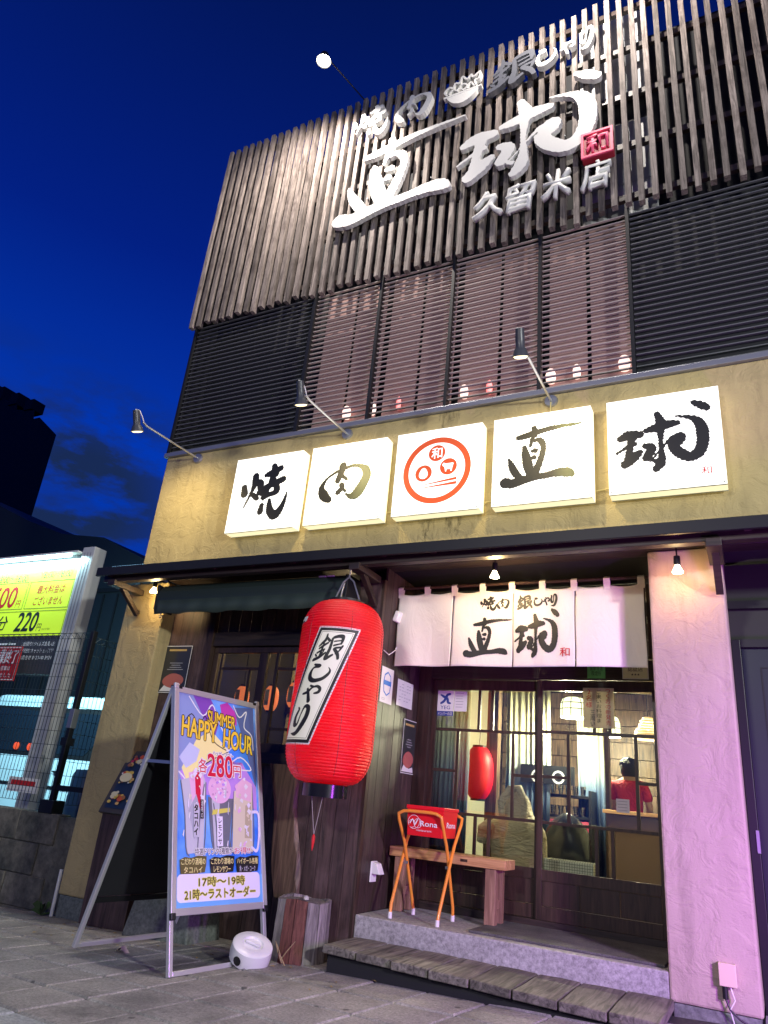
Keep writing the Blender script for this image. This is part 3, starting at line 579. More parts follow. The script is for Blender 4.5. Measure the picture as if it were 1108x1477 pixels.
# ---- entrance: porch, reveal wall, door
bx('porch_slab', (-2.85, 0, -.2), (-.632, 1.05, .40), M['concrete'], bld, .008)
rv = empty('reveal_wall', parent=bld)
boards(rv, (-2.85, 1.0), (0, -1), 8, .123, .402, 3.16, .02)
# (faces +x)
for o in list(rv.children): o.rotation_euler[2] = pi / 2; o.location.y -= .123; o.location.x = -2.87 + random.uniform(-.002, .002)
bx('wall_backing', (-3.2, .125, .30), (-2.872, 1.02, 3.16), M['dark'], rv)
boards(rv, (-2.845, .94), (1, 0), 16, .1385, 2.52, 3.19, .02, name='board')
YD = .90
dr = empty('entrance_door', parent=bld)
F = M['frame']
def db(nm, a, b, c, d_, y0=YD - .02, y1=YD + .02, mat=F, bev=.002): return bx(nm, (a, y0, c), (b, y1, d_), mat, dr, bev)
db('jamb', -2.845, -2.72, .402, 2.50, YD - .05, YD + .05); db('jamb', -.70, -.634, .402, 2.50, YD - .05, YD + .05)
db('head_rail', -2.718, -.702, 2.33, 2.50, YD - .05, YD + .05, M['framex']); db('threshold', -2.718, -.702, .402, .46, YD - .05, YD + .05, M['framex'])
# left leaf (slightly behind) and right leaf
def leaf(x0, x1, y, bars, name):
    lf = empty(name, parent=dr)
    def q(nm, a, b, c, d_, dp=.032, mat=F): bx(nm, (a, y - dp / 2, c), (b, y + dp / 2, d_), mat, lf, .0015)
    q('stile', x0, x0 + .045, .462, 2.326); q('stile', x1 - .05, x1, .462, 2.326); q('rail', x0 + .046, x1 - .051, 2.235, 2.326); q('rail', x0 + .046, x1 - .051, .74, .82); q('rail', x0 + .046, x1 - .051, .462, .56)
    for k in range(3):
        w = (x1 - x0 - .097) / 3; q('door_panel', x0 + .047 + k * w, x0 + .044 + (k + 1) * w, .562, .738, .012)
    for a, b, c, d_ in bars: q('muntin', a - (.002 if b - a < .05 else 0), b + (.002 if b - a < .05 else 0), c - (.002 if d_ - c < .05 else 0), d_ + (.002 if d_ - c < .05 else 0), .024)
    bx('pane', (x0 + .046, y - .002, .821), (x1 - .051, y + .002, 2.234), M['glass'], lf); return lf
leaf(-2.72, -1.68, YD + .024, [(-2.674, -1.731, 1.865, 1.885), (-2.265, -2.243, 1.886, 2.234), (-2.14, -2.118, 1.886, 2.234), (-2.46, -2.438, 1.182, 1.864), (-1.94, -1.918, 1.182, 1.864), (-2.674, -2.461, 1.51, 1.53), (-1.917, -1.731, 1.51, 1.53), (-2.674, -1.731, 1.16, 1.18), (-2.265, -2.243, .821, 1.159), (-2.14, -2.118, .821, 1.159)], 'door_leaf')
leaf(-1.70, -.70, YD - .024, [(-1.654, -.751, 1.878, 1.90), (-1.23, -1.208, 1.901, 2.234), (-1.105, -1.083, 1.901, 2.234), (-1.448, -1.426, 1.182, 1.877), (-.905, -.883, 1.182, 1.877), (-1.654, -1.449, 1.515, 1.535), (-.882, -.751, 1.515, 1.535), (-1.654, -.751, 1.16, 1.18), (-1.23, -1.208, .821, 1.159), (-1.105, -1.083, .821, 1.159)], 'door_leaf')

# ---- right neighbour recess with steel door
sd = empty('side_door', parent=bld)
sdm = simple('dark_blue_door_paint', (0.010, 0.016, 0.022), .4, .1)
bx('door_slab', (-.055, .42, .2), (.80, .46, 2.50), sdm, sd); bx('jamb', (-.118, .38, .2), (-.058, .48, 2.56), M['black'], sd, .004)
bx('jamb', (.802, .38, .2), (.87, .48, 2.56), M['black'], sd); bx('head', (-.056, .38, 2.502), (.80, .48, 2.56), M['black'], sd)
for a, b, c, d_ in ((.06, .068, .5, 2.36), (.70, .708, .5, 2.36)): bx('panel_groove', (a, .414, c), (b, .4195, d_), M['black'], sd)
for c in (1.40, 2.352): bx('panel_groove', (.069, .414, c), (.699, .4195, c + .008), M['black'], sd)
bx('hinge', (-.075, .372, 1.12), (-.055, .379, 1.26), M['alu'], sd)
bx('transom_panel', (-.118, .45, 2.565), (XR, .50, 3.16), simple('olive_panel', (.012, .015, .012), .6), bld); bx('side_wall', (.872, .42, .1), (XR, .5, 2.562), M['dark'], bld)
bx('transom_rail', (-.118, .40, 2.80), (XR, .448, 2.86), M['black'], bld)
bx('side_step', (-.118, -.02, -.1), (XR, .9, .205), M['concrete'], bld)

# ================================================================== STEP OF PLANKS
st = empty('plank_step', (0, 0, 0)); tag(st, 'low wooden step of eight worn planks on a black base below the porch', 'step')
def yf(x): return -.485 - (x + 2.80) * .103
n = 8; x0, x1 = -2.83, -.60
mb = MB(); base = [(x0 + .03, yf(x0) + .04), (x1 - .02, yf(x1) + .04), (x1 - .02, -.012), (x0 + .03, -.012)]
mb.add([(a, b, -.05) for a, b in base] + [(a, b, .205) for a, b in base], [(0, 3, 2, 1), (4, 5, 6, 7), (0, 1, 5, 4), (1, 2, 6, 5), (2, 3, 7, 6), (3, 0, 4, 7)]); mb.build('step_base', M['dark'], st)
for i in range(n):
    a = x0 + (x1 - x0) * i / n + .005; b = x0 + (x1 - x0) * (i + 1) / n - .005; h0 = .207; top = .258 + random.uniform(-.004, .004)
    m_ = 8; vs = []
    for k in range(m_ + 1):
        y = yf((a + b) / 2) * 1 + (-.014 - yf((a + b) / 2)) * k / m_
        if k == 0: ya, yb = yf(a) + random.uniform(-.014, .012), yf(b) + random.uniform(-.014, .012)
        else: ya = yb = y
        s_ = .004 * sin(k + i)
        vs += [(a, ya, h0), (b, yb, h0), (b, yb, top + s_ * .5), ((a + b) / 2, (ya + yb) / 2, top + .003), (a, ya, top - s_ * .5)]
    fs = [(0, 1, 2, 3, 4), tuple(5 * m_ + q for q in (4, 3, 2, 1, 0))] + [(5 * k + (q + 1) % 5, 5 * k + q, 5 * k + q + 5, 5 * k + (q + 1) % 5 + 5) for k in range(m_) for q in range(5)]
    MB().add(vs, fs).build('plank', M['plank'], st, rot=(0, 0, 0), bevel=.007)

# door mat
mt = bx('door_mat', (-1.98, .10, .402), (-.66, .84, .418), M['mat'], None, .003); tag(mt, 'dark grey coil door mat lying on the porch before the sliding door', 'door mat')
# ================================================================== FACADE LETTERS
LY = -.145; LD = .06
def letter(lbl, fn, cat='sign letter', grp=None):
    o = fn(); tag(o, lbl, cat, grp); return o
GG = 'raised white letters on the slat screen'
B = M['letter']
for key, box, lbl, res in (('choku', (-3.96, 7.38, -2.32, 8.60), 'largest white raised brush character, left one of the big pair on the slats', 170), ('kyu', (-2.40, 7.34, -.82, 8.57), 'large white raised brush character with a separate top dot, right of the big pair', 170)):
    o = brush(GLY[key], box, LY, B, None, LD, 'sign_character', res); tag(o, lbl, 'sign letter', GG)
    mb = MB()
    for f in (.25, .5, .75):
        xx = box[0] + (box[2] - box[0]) * f; mb.tube([(xx, LY + LD - .002, (box[1] + box[3]) / 2 - .2), (xx, -.04, (box[1] + box[3]) / 2 - .2)], .008, 6)
    mb.build('stud', M['steel'], o)
for key, box, lbl in (('yaki', (-3.87, 8.74, -3.37, 9.29), 'small white raised brush character at the top left of the slat sign'), ('niku', (-3.27, 8.80, -2.78, 9.22), 'small white raised rounded character, second from left in the top row'),
                      ('shi', (-1.53, 8.86, -1.30, 9.13), 'small white raised hook shaped kana in the top row'), ('ya', (-1.26, 8.90, -1.10, 9.10), 'tiny white raised kana between the hook shaped kana and the last one'), ('ri', (-1.05, 8.88, -.90, 9.22), 'white raised kana at the right end of the top row')):
    g = GLY[key]
    tag(brush(g, box, LY, B, None, .07, 'sign_character', 90, shear=.08 if key in ('shi', 'ri', 'ya') else 0), lbl, 'sign letter', GG)
tag(brush(GLY['gin'], (-2.08, 8.74, -1.53, 9.22), LY, simple('dull_grey_letter', (.20, .21, .24), .35, .6), None, .07, 'sign_character', 110, shear=.15), 'grey raised character beside the bowl emblem in the top row', 'sign letter', GG)
for ch, box, lbl in (('久', (-2.18, 6.90, -1.85, 7.24), 'first small raised character of the lowest row of the slat sign'), ('留', (-1.82, 6.87, -1.50, 7.22), 'second small raised character of the lowest row, boxy with a field shape below'), ('米', (-1.45, 6.89, -1.15, 7.25), 'third small raised character of the lowest row, shaped like a star'), ('店', (-1.06, 6.87, -.76, 7.21), 'last small raised character of the lowest row under the red seal')):
    tag(text(ch, box, LY, B, None, .06, .018, 'sign_character', shear=.12), lbl, 'sign letter', GG)
# bowl emblem
em = empty('bowl_emblem', (-2.39, LY, 8.98)); tag(em, 'white outline emblem of a heaped rice bowl among the top letters', 'emblem')
n = 20; pts = [(-.20, -.06)] + [(-.19 + .38 * k / n, -.07 - .15 * sin(pi * k / n) ** .7) for k in range(n + 1)] + [(.20, -.06)]
MB().prism(pts, 0, .06).build('bowl', B, em); MB().prism([(-.235, -.055), (.235, -.055), (.235, -.03), (-.235, -.03)], 0, .06).build('bowl_rim', B, em)
S = [[(-.20, .0, .012), (-.23, .06, .012), (-.17, .11, .012), (-.12, .08, .012), (-.10, .15, .012), (-.04, .13, .012), (-.01, .22, .012), (.05, .15, .012), (.10, .20, .012), (.13, .15, .012), (.21, .20, .012), (.20, .10, .012), (.15, .08, .012), (.17, .0, .012)],
     [(-.17, .0, .010), (-.12, .05, .010), (-.06, .0, .010)], [(-.06, .03, .010), (.0, .09, .010), (.06, .04, .010), (.02, -.01, .010), (-.02, .02, .010)], [(.06, .0, .010), (.10, .07, .010), (.14, .0, .010)]]
brush(S, (-.24, -.02, .22, .23), .0, B, em, .06, 'topping', 110, rough=0)
# red seal
sl = empty('red_seal', (-.885, LY, 7.43)); tag(sl, 'square red raised seal sign with a pink character, right of the big letters', 'sign')
bx('seal_box', (-.155, .0, -.165), (.155, .085, .165), M['stampred'], sl, .01)
mb = MB()
for a, b, c, d_ in ((-.155, .155, .14, .165), (-.155, .155, -.165, -.14), (-.155, -.13, -.14, .14), (.13, .155, -.14, .14)): mb.box((a, -.018, c), (b, -.001, d_))
mb.build('seal_border', M['stamppink'], sl); text('和', (-.11, -.115, .11, .12), -.018, M['stamppink'], sl, .017, .02, 'seal_character')

# ================================================================== FIVE LIGHT BOXES
def lightbox(cx, lbl):
    t = empty('light_box_sign', (cx, 0, 4.01)); tag(t, lbl, 'illuminated sign', 'row of five square light boxes')
    s = .42
    o = MB().box((-s, -.155, -s), (s, -.035, s)).build('sign_face', M['panel_em'], t)
    o.data.materials.append(M['panel_side'])
    for p in o.data.polygons: p.material_index = 0 if p.normal.y < -.9 else 1
    mb = MB(); mb.box((-s + .03, -.034, -s + .03), (s - .03, -.0, s - .03)); mb.build('back_box', M['white'], t)
    mb = MB(); mb.box((-s, -.158, -s - .004), (s, -.146, -s - .001)); mb.box((-s, -.045, -s - .006), (s, -.033, -s - .001)); mb.build('bottom_trim', simple('sign_trim', (.45, .46, .40), .5) if 'sign_trim' not in bpy.data.materials else bpy.data.materials['sign_trim'], t)
    for a_ in (-.40, .40):
        for b_ in (-.40, .40): MB().lathe([(0, 0), (.006, .001), (.006, .004), (0, .004)], n=8).build('screw', M['steel'], t, (a_, -.156, b_), (pi / 2, 0, 0))
    return t
FY = -.158
def glyph_on(t, key, mat, dx=0):
    P = [p for s in GLY[key] for p in s]; b = (min(p[0] - p[2] for p in P), min(p[1] - p[2] for p in P), max(p[0] + p[2] for p in P), max(p[1] + p[2] for p in P))
    brush(GLY[key], b, FY, mat, t, 0, 'brush_character', 150, grow=.0055, rough=.9)
t1 = lightbox(-4.28, 'leftmost lit square sign with a brushed character of many strokes'); glyph_on(t1, 'yaki', M['ink'])
t2 = lightbox(-3.325, 'lit square sign with a rounded greenish brush character, second from left')
mg = simple('fading_green_ink', (.02, .02, .02), .5); t_ = mg.node_tree
tcx = t_.nodes.new('ShaderNodeTexCoord'); sx_ = t_.nodes.new('ShaderNodeSeparateXYZ'); t_.links.new(tcx.outputs['Object'], sx_.inputs[0])
t_.links.new(ramp2(t_.nodes, t_.links, sx_.outputs[0], -.05, .20, (.012, .013, .010), (.10, .12, .045)), t_.nodes['Principled BSDF'].inputs['Base Color'])
glyph_on(t2, 'niku', mg)
t3 = lightbox(-2.37, 'middle lit square sign with the round orange ring logo')
om = emis('orange_print', (.9, .10, .02), .12); setcol(om.node_tree.nodes['Principled BSDF'], (.85, .12, .02))
ring(0, 0, .275, .33, FY, om, t3)
for cx, cz in ((-.005, .17), (-.125, -.02), (.115, .02)): poly_flat(disc_pts(cx, cz, .082), FY, om, t3, 'logo_disc')
wp = M['panel_em']
text('和', (-.055, .115, .048, .225), FY - .002, wp, t3, 0, .02)
poly_flat([(-.125 + .042 * cos(a) * (1 - .25 * sin(a)), -.022 + .055 * sin(a)) for a in [2 * pi * k / 24 for k in range(24)]], FY - .002, wp, t3, 'egg_print')
poly_flat([(.055, .045), (.062, .028), (.075, .02), (.082, .0), (.088, -.03), (.098, -.03), (.10, -.008), (.135, -.008), (.138, -.03), (.15, -.03), (.155, .005), (.165, .045), (.16, .052), (.085, .05), (.07, .062)][::-1], FY - .002, wp, t3, 'cow_print').scale = (1, 1, 1)
poly_flat([(-.20, -.145), (.20, -.118), (.20, -.092)], FY, om, t3, 'chopstick_print'); poly_flat([(-.19, -.170), (.20, -.162), (.20, -.134)], FY, om, t3, 'chopstick_print')
t4 = lightbox(-1.42, 'lit square sign with a black brush character with one long bar, fourth from left')
mg2 = mg.copy(); 
for n_ in mg2.node_tree.nodes:
    if n_.type == 'VALTORGB': n_.color_ramp.elements[0].position = .10; n_.color_ramp.elements[1].position = .22
glyph_on(t4, 'choku', mg2)
t5 = lightbox(-.45, 'rightmost lit square sign with a black brush character and tiny red seal'); glyph_on(t5, 'kyu', M['ink'])
text('和', (.255, -.325, .325, -.262), FY, M['red'], t5, 0, .01); frame_rect(.245, -.335, .335, -.252, .003, FY - .001, M['red'], t5)
# cable linking the boxes
mb = MB()
for a, b in ((-3.86, -3.745), (-2.905, -2.79), (-1.95, -1.84), (-1.0, -.87)): mb.tube([(a, -.02, 3.70), (b, -.02, 3.71)], .007, 6)
mb.tube([(-1.37, -.02, 4.61), (-1.375, -.02, 4.44)], .007, 6)
tag(mb.build('power_cable', simple('yellowed_cable', (.5, .42, .18), .5)), 'thin yellowed cable linking the square light boxes along the stucco', 'cable')

# ================================================================== GOOSENECK LAMPS
mlens = emis('warm_lens', (1.0, .80, .40), 2.2); mhs = simple('lamp_grey_enamel', (.07, .075, .08), .4, .3)
def gooseneck(x, lbl, ln=.93):
    t = empty('arm_spotlight', (x, 0, 4.63)); tag(t, lbl, 'spotlight', 'arm lamps above the light boxes')
    MB().tube([(0, -.001, 0), (0, -.022, 0)], [.062, .055], 20).build('wall_plate', M['steel'], t, smooth=True)
    MB().tube([(0, -.022, 0), (0, -ln + .12, -.02), (-.005, -ln + .05, .0)], .011, 10).build('arm', M['alu'], t, smooth=True)
    MB().tube([(0, -ln + .06, .0), (0, -ln + .02, .05), (-.012, -ln - .02, .10), (-.02, -ln - .06, .09), (-.02, -ln - .07, .03)], .006, 8).build('cable_loop', M['white'], t, smooth=True)
    hd = empty('lamp_head', (-.0, -ln - .04, -.01), (radians(24), radians(4), 0), t)
    h = MB().lathe([(.0, .09), (.034, .085), (.037, .0), (.036, -.06), (.048, -.08), (.066, -.135), (.062, -.135), (.04, -.085), (0, -.08)], n=24, caps=False).build('lamp_housing', mhs, hd, smooth=True)
    MB().lathe([(.0, -.142), (.045, -.142), (.060, -.128), (.060, -.120), (0, -.115)], n=24, caps=False).build('lens', mlens, hd, smooth=True)
    lamp('lamp_light', 'SPOT', (x - .0, -ln + .03, 4.44), (1.0, .80, .40), 62, .04, (0, .72, -.70), 120, .9)
    return t
gooseneck(-5.43, 'arm spotlight at the left corner of the stucco band, over no sign'); gooseneck(-3.46, 'arm spotlight reaching out above the rounded character sign', .85); gooseneck(-1.37, 'arm spotlight reaching out above the fourth lit sign, rightmost of the arm lamps', .93)

# ================================================================== ROOF FLOODLIGHTS
mfl = emis('flood_lens', (1.0, .93, .78), 60)
def flood(x, y, z, lbl, power, aimd):
    t = empty('roof_floodlight', (x, y, z)); tag(t, lbl, 'floodlight', 'floodlights on the roof edge')
    MB().tube([(-.02, .95 + (-1.0 - y), .50), (-.0, .1, .13), (0, .02, .06)], .008, 8).build('arm', M['black'], t, smooth=True)
    MB().lathe([(0, .10), (.05, .09), (.06, .03), (.09, -.02), (.085, -.02), (.05, .02), (0, .03)], n=24, caps=False).build('housing', M['black'], t, smooth=True)
    MB().lathe([(0, -.055), (.045, -.045), (.075, -.01), (.07, .01), (0, .02)], n=24, caps=False).build('lens', mfl, t, smooth=True)
    lamp('flood_beam', 'SPOT', (x, y, z - .1), (1.0, .90, .80), power, .03, aimd, 146, .55)
flood(-3.80, -1.0, 9.13, 'bright floodlight hanging in the sky left above the slat screen', 620, (-.46, .85, -.95))
flood(-.95, -1.0, 9.75, 'floodlight on the roof edge above the right end of the letters', 420, (.05, .80, -1.0))

# ================================================================== BULBS UNDER THE EAVE
def bulb(x, y, z, lbl, power, ceil=3.12, colr=(1.0, .66, .28), parent=None):
    t = empty('hanging_bulb', (x, y, z)); tag(t, lbl, 'light bulb', 'bare bulbs under the eave')
    MB().tube([(0, 0, ceil - z), (0, 0, .05)], .006, 8).build('cord', M['black'], t)
    MB().lathe([(0, .10), (.022, .098), (.024, .045), (.018, .03), (0, .03)], n=16, caps=False).build('socket', M['black'], t, smooth=True)
    MB().lathe([(.016, .03), (.020, .015), (.036, -.015), (.036, -.025), (0, -.032)], n=16, caps=False).build('glass_bulb', M['bulb'], t, smooth=True)
    lamp('bulb_light', 'POINT', (x, y, z - .06), colr, power, .03)
bulb(-1.80, -.12, 3.00, 'bare bulb hanging in front of the white curtain over the door', 17)
bulb(-.405, -.22, 2.93, 'bare bulb hanging in front of the lilac lit right pillar', 6, colr=(1.0, .55, .18))
bulb(-5.50, -.16, 3.02, 'small bulb beside the left end of the rolled awning', 7)

# ================================================================== AWNING
aw = empty('rolled_awning', (0, 0, 0)); tag(aw, 'dark green rolled up awning under the left eave, over the window', 'awning')
AX0, AX1 = -5.30, -3.12
n = 14; prof = [(-.06, .13), (-.14, .15), (-.23, .13), (-.28, .06), (-.30, -.02), (-.30, -.15), (-.27, -.16), (-.10, -.10)]
mb = MB(); mb.prism([(0, 0)], 0, 0) if False else None
vs = [(x, b, 2.90 + c) for x in (AX0, AX1) for b, c in prof]; k = len(prof)
mb.add(vs, [tuple(range(k)), tuple(range(2 * k - 1, k - 1, -1))] + [(i, i + k, (i + 1) % k + k, (i + 1) % k) for i in range(k)]); mb.build('cassette', M['awning'], aw, smooth=False, bevel=.01)
mb = MB(); m_ = 60; vs = []
for i in range(m_ + 1):
    x = AX0 + .03 + (AX1 - AX0 - .06) * i / m_; w = .008 * sin(i * .9) + .006 * sin(i * .37)
    vs += [(x, -.306 + w * .2, 2.86), (x, -.312 + w, 2.72 + .006 * sin(i * .5))]
mb.add(vs, [(2 * i, 2 * i + 1, 2 * i + 3, 2 * i + 2) for i in range(m_)]); o = mb.build('valance', simple('green_valance', (.028, .045, .040), .7), aw, smooth=True)
sdf = o.modifiers.new('solid', 'SOLIDIFY'); sdf.thickness = .004
for x in (AX0 - .03, AX1 + .005): bx('end_bracket', (x, -.28, 2.78), (x + .025, -.03, 3.03), M['black'], aw, .004)
mb = MB()
for x in (-3.42, -3.33): mb.box((x, -.245, 3.028), (x + .07, -.225, 3.036))
mb.build('label_plate', M['white'], aw); MB().tube([(AX0 - .04, -.12, 2.80), (AX0 - .06, -.14, 2.76), (AX0 - .04, -.16, 2.72), (AX0 - .015, -.14, 2.75)], .006, 8).build('crank_eye', M['steel'], aw)

# ================================================================== BIG RED LANTERN
LC = Vector((-2.975, -.45)); LR = .335; LZ0, LZ1 = 1.295, 2.695
def lrad(z):
    t = (z - LZ0) / (LZ1 - LZ0); t = min(max(t, 0), 1)
    e0 = .20; r = LR
    if t < e0: u = 1 - t / e0; r = LR * (.52 + .48 * sqrt(max(0, 1 - u ** 2.2)))
    if t > 1 - e0: u = (t - 1 + e0) / e0; r = LR * (.45 + .55 * sqrt(max(0, 1 - u ** 2.3)))
    return r
ln = empty('paper_lantern', (LC.x, LC.y, 0)); tag(ln, 'huge ribbed red lantern with a white character label hanging from the eave', 'lantern')
mlan, t_, N_, L_, b_ = nodes('red_lantern_vinyl'); setcol(b_, (.62, .001, .008)); b_.inputs['Roughness'].default_value = .30; b_.inputs['Specular IOR Level'].default_value = .25; b_.inputs['Coat Weight'].default_value = .35; b_.inputs['Coat Roughness'].default_value = .25
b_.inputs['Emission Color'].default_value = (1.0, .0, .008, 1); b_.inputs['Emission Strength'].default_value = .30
L_.new(noise(N_, L_, coords(N_, L_, (1, 1, 6), rnd=False), 14, 4, .6), b_.inputs['Coat Roughness'])
bump(N_, L_, b_, noise(N_, L_, coords(N_, L_, (3, 3, 10), rnd=False), 5, 6, .65, .6), .8, .02)
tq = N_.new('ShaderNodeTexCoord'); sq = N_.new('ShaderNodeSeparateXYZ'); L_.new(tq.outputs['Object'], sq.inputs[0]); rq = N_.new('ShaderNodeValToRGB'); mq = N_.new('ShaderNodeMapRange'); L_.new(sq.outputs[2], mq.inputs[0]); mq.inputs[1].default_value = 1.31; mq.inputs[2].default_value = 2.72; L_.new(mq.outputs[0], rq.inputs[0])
eq = rq.color_ramp.elements; eq[0].position = 0; eq[0].color = (.5, .5, .5, 1); eq[1].position = 1; eq[1].color = (.16, .16, .16, 1); zq = eq.new(.35); zq.color = (1, 1, 1, 1)  # glow of an inner bulb put into the skin emission, dimmer towards both ends
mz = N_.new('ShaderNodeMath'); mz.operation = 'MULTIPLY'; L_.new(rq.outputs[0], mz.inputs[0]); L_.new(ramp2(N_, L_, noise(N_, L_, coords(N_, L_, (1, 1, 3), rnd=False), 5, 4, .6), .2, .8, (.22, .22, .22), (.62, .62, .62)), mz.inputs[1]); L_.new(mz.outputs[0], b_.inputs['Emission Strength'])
mlab = simple('lantern_label_white', (.72, .71, .58), .45, emit=(1, .95, .75), es=.20, coat=.3)
rib = 62; prof = []
for i in range(rib * 4 + 1):
    z = LZ0 + (LZ1 - LZ0) * i / (rib * 4); prof.append((lrad(z) + .0055 * abs(cos(pi * i / 4)) - .001, z))
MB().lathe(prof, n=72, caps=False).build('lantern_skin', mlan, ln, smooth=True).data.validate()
MB().lathe([(.0, LZ0 - .005), (.165, LZ0 - .005), (.175, LZ0 - .01), (.175, LZ0 - .10), (.16, LZ0 - .10), (.16, LZ0 - .02), (0, LZ0 - .02)], n=40, caps=False).build('bottom_ring', simple('black_lacquer', (.01, .01, .012), .2), ln, smooth=True)
MB().lathe([(0, LZ1 + .03), (.14, LZ1 + .03), (.155, LZ1 + .025), (.155, LZ1 - .02), (.14, LZ1 - .02)], n=40, caps=False).build('top_ring', M['black'], ln, smooth=True)
mb = MB(); mb.tube([(-.13, 0, LZ1 + .02), (-.05, .0, LZ1 + .20), (.0, .0, LZ1 + .24), (.05, .0, LZ1 + .20), (.13, .0, LZ1 + .02)], .008, 8); mb.tube([(-.07, 0, LZ1 + .02), (-.04, .0, LZ1 + .19)], .006, 8)
mb.tube([(0, 0, LZ1 + .24), (0, .01, LZ1 + .27), (.01, 0, LZ1 + .30), (-.0, -.01, LZ1 + .33)], .007, 8); mb.build('hanger', M['steel'], ln, smooth=True)
mb = MB(); mb.tube([(-.045, -.10, LZ0 - .10), (.0, -.08, LZ0 - .36)], .0025, 6); mb.tube([(.05, -.10, LZ0 - .10), (.0, -.08, LZ0 - .36)], .0025, 6); mb.build('cord', simple('pale_cord', (.35, .3, .3), .7), ln)
MB().lathe([(0, 0), (.012, -.02), (.012, -.05), (.006, -.10), (0, -.12)], (0, -.08, LZ0 - .35), 10).build('tassel', M['red'], ln)
for k_ in range(6):
    th = radians(-150 + 60 * k_ + 12); MB().tube([((lrad(LZ0 + 1.4 * q / 24) + .004) * sin(th), -(lrad(LZ0 + 1.4 * q / 24) + .004) * cos(th), LZ0 + 1.39 * q / 24) for q in range(25)], .0022, 5).build('seam_cord', simple('lantern_seam', (.25, .0, .01), .5) if k_ == 0 else bpy.data.materials['lantern_seam'], ln, smooth=True)
def lwarp(off, a0, twist, zc):
    def w(p):   # p.x arc length, p.z local height
        z = zc + p.z; th = a0 + (p.x + twist * p.z) / LR; r = lrad(z) + off + (-p.y)
        return Vector((r * sin(th), -r * cos(th), z))
    return w
A0 = radians(1.5); TW = .335; ZC = 1.985
def label_patch(x0, z0, x1, z1, off, mat, name):
    nx_, nz_ = 14, 40; vs = []; w = lwarp(off, A0, TW, ZC)
    for j in range(nz_ + 1):
        for i in range(nx_ + 1): vs.append(w(Vector((x0 + (x1 - x0) * i / nx_, 0, z0 + (z1 - z0) * j / nz_))))
    mb = MB(); mb.add(vs, [(j * (nx_ + 1) + i, j * (nx_ + 1) + i + 1, (j + 1) * (nx_ + 1) + i + 1, (j + 1) * (nx_ + 1) + i) for j in range(nz_) for i in range(nx_)]); return mb.build(name, mat, ln, smooth=True)
label_patch(-.165, -.445, .165, .445, .004, M['white'], 'label_border'); label_patch(-.153, -.432, .153, .432, .006, M['ink'], 'label_border')
label_patch(-.130, -.409, .130, .409, .008, mlab, 'label_face'); 
for a in (-.122, .119): label_patch(a, -.40, a + .003, .40, .0095, M['ink'], 'label_line')
for b in (-.401, .398): label_patch(-.122, b, .122, b + .003, .0095, M['ink'], 'label_line')
lw_ = lwarp(.0105, A0, TW, ZC)
for key, bxx in (('gin', (-.105, .165, .10, .385)), ('shi', (-.085, .005, .085, .15)), ('ya', (-.075, -.145, .075, -.01)), ('ri', (-.075, -.385, .065, -.16))):
    brush(GLY[key], bxx, 0, M['ink'], ln, 0, 'label_character', 110, warp=lw_, rough=.2)
# second face of lettering, seen edge on at the left
w2 = lwarp(.0055, radians(-78), .15, 2.02); w3 = lwarp(.0075, radians(-78), .15, 2.02)
for key, bxx in (('choku', (-.17, .05, .17, .50)), ('kyu', (-.17, -.50, .17, -.02))):
    brush(GLY[key], (bxx[0] - .02, bxx[1] - .02, bxx[2] + .02, bxx[3] + .02), 0, M['white'], ln, 0, 'label_outline', 90, grow=.022, warp=w2, rough=0); brush(GLY[key], bxx, 0, M['ink'], ln, 0, 'label_character', 90, warp=w3, rough=.2)

# ================================================================== NOREN
nr = empty('noren_curtain', (0, .25, 0)); tag(nr, 'white four panel shop curtain with black brush lettering over the door', 'shop curtain')
mcl, t_, N_, L_, b_ = nodes('white_linen'); setcol(b_, (.78, .76, .67)); b_.inputs['Roughness'].default_value = .85
wv = coords(N_, L_, (1, 1, 1), rnd=False); b1 = noise(N_, L_, wv, 260, 2); b2 = noise(N_, L_, coords(N_, L_, (1.0, 1, .45), rnd=False), 7, 5, .6, 1.5)
bump(N_, L_, b_, mixrgb(N_, L_, .85, b1, b2), .5, .02)
ZR = 3.035
def cloth_y(x, z):
    t = (2.98 - z) / .66
    return .017 * sin(x * 9 + 1.5 * z + 2 * sin(x * 2.3)) * t + .004 * sin(x * 23 + z * 3 + 3 * sin(x * 4.1)) * (1 - t * .6)
def cloth_top(x, a, b, n_l):
    u = (x - a) / (b - a) * n_l; return 2.985 - .018 * abs(sin(pi * u))
edges_ = [(-2.835, -2.30), (-2.292, -1.757), (-1.750, -1.238), (-1.230, -.70)]
for a, b in edges_:
    nx_, nz_ = 44, 40; vs = []
    for j in range(nz_ + 1):
        for i in range(nx_ + 1):
            x = a + (b - a) * i / nx_; zt = cloth_top(x, a, b, 2); t = j / nz_; z = zt + (2.325 - zt) * t; xx = x + .004 * sin(z * 9 + a) * t
            vs.append((xx, cloth_y(x, z), z))
    mb = MB(); mb.add(vs, [(j * (nx_ + 1) + i, (j + 1) * (nx_ + 1) + i, (j + 1) * (nx_ + 1) + i + 1, j * (nx_ + 1) + i + 1) for j in range(nz_) for i in range(nx_)])
    o = mb.build('curtain_panel', mcl, nr, smooth=True); q = o.modifiers.new('solid', 'SOLIDIFY'); q.thickness = .0025; q.offset = -1
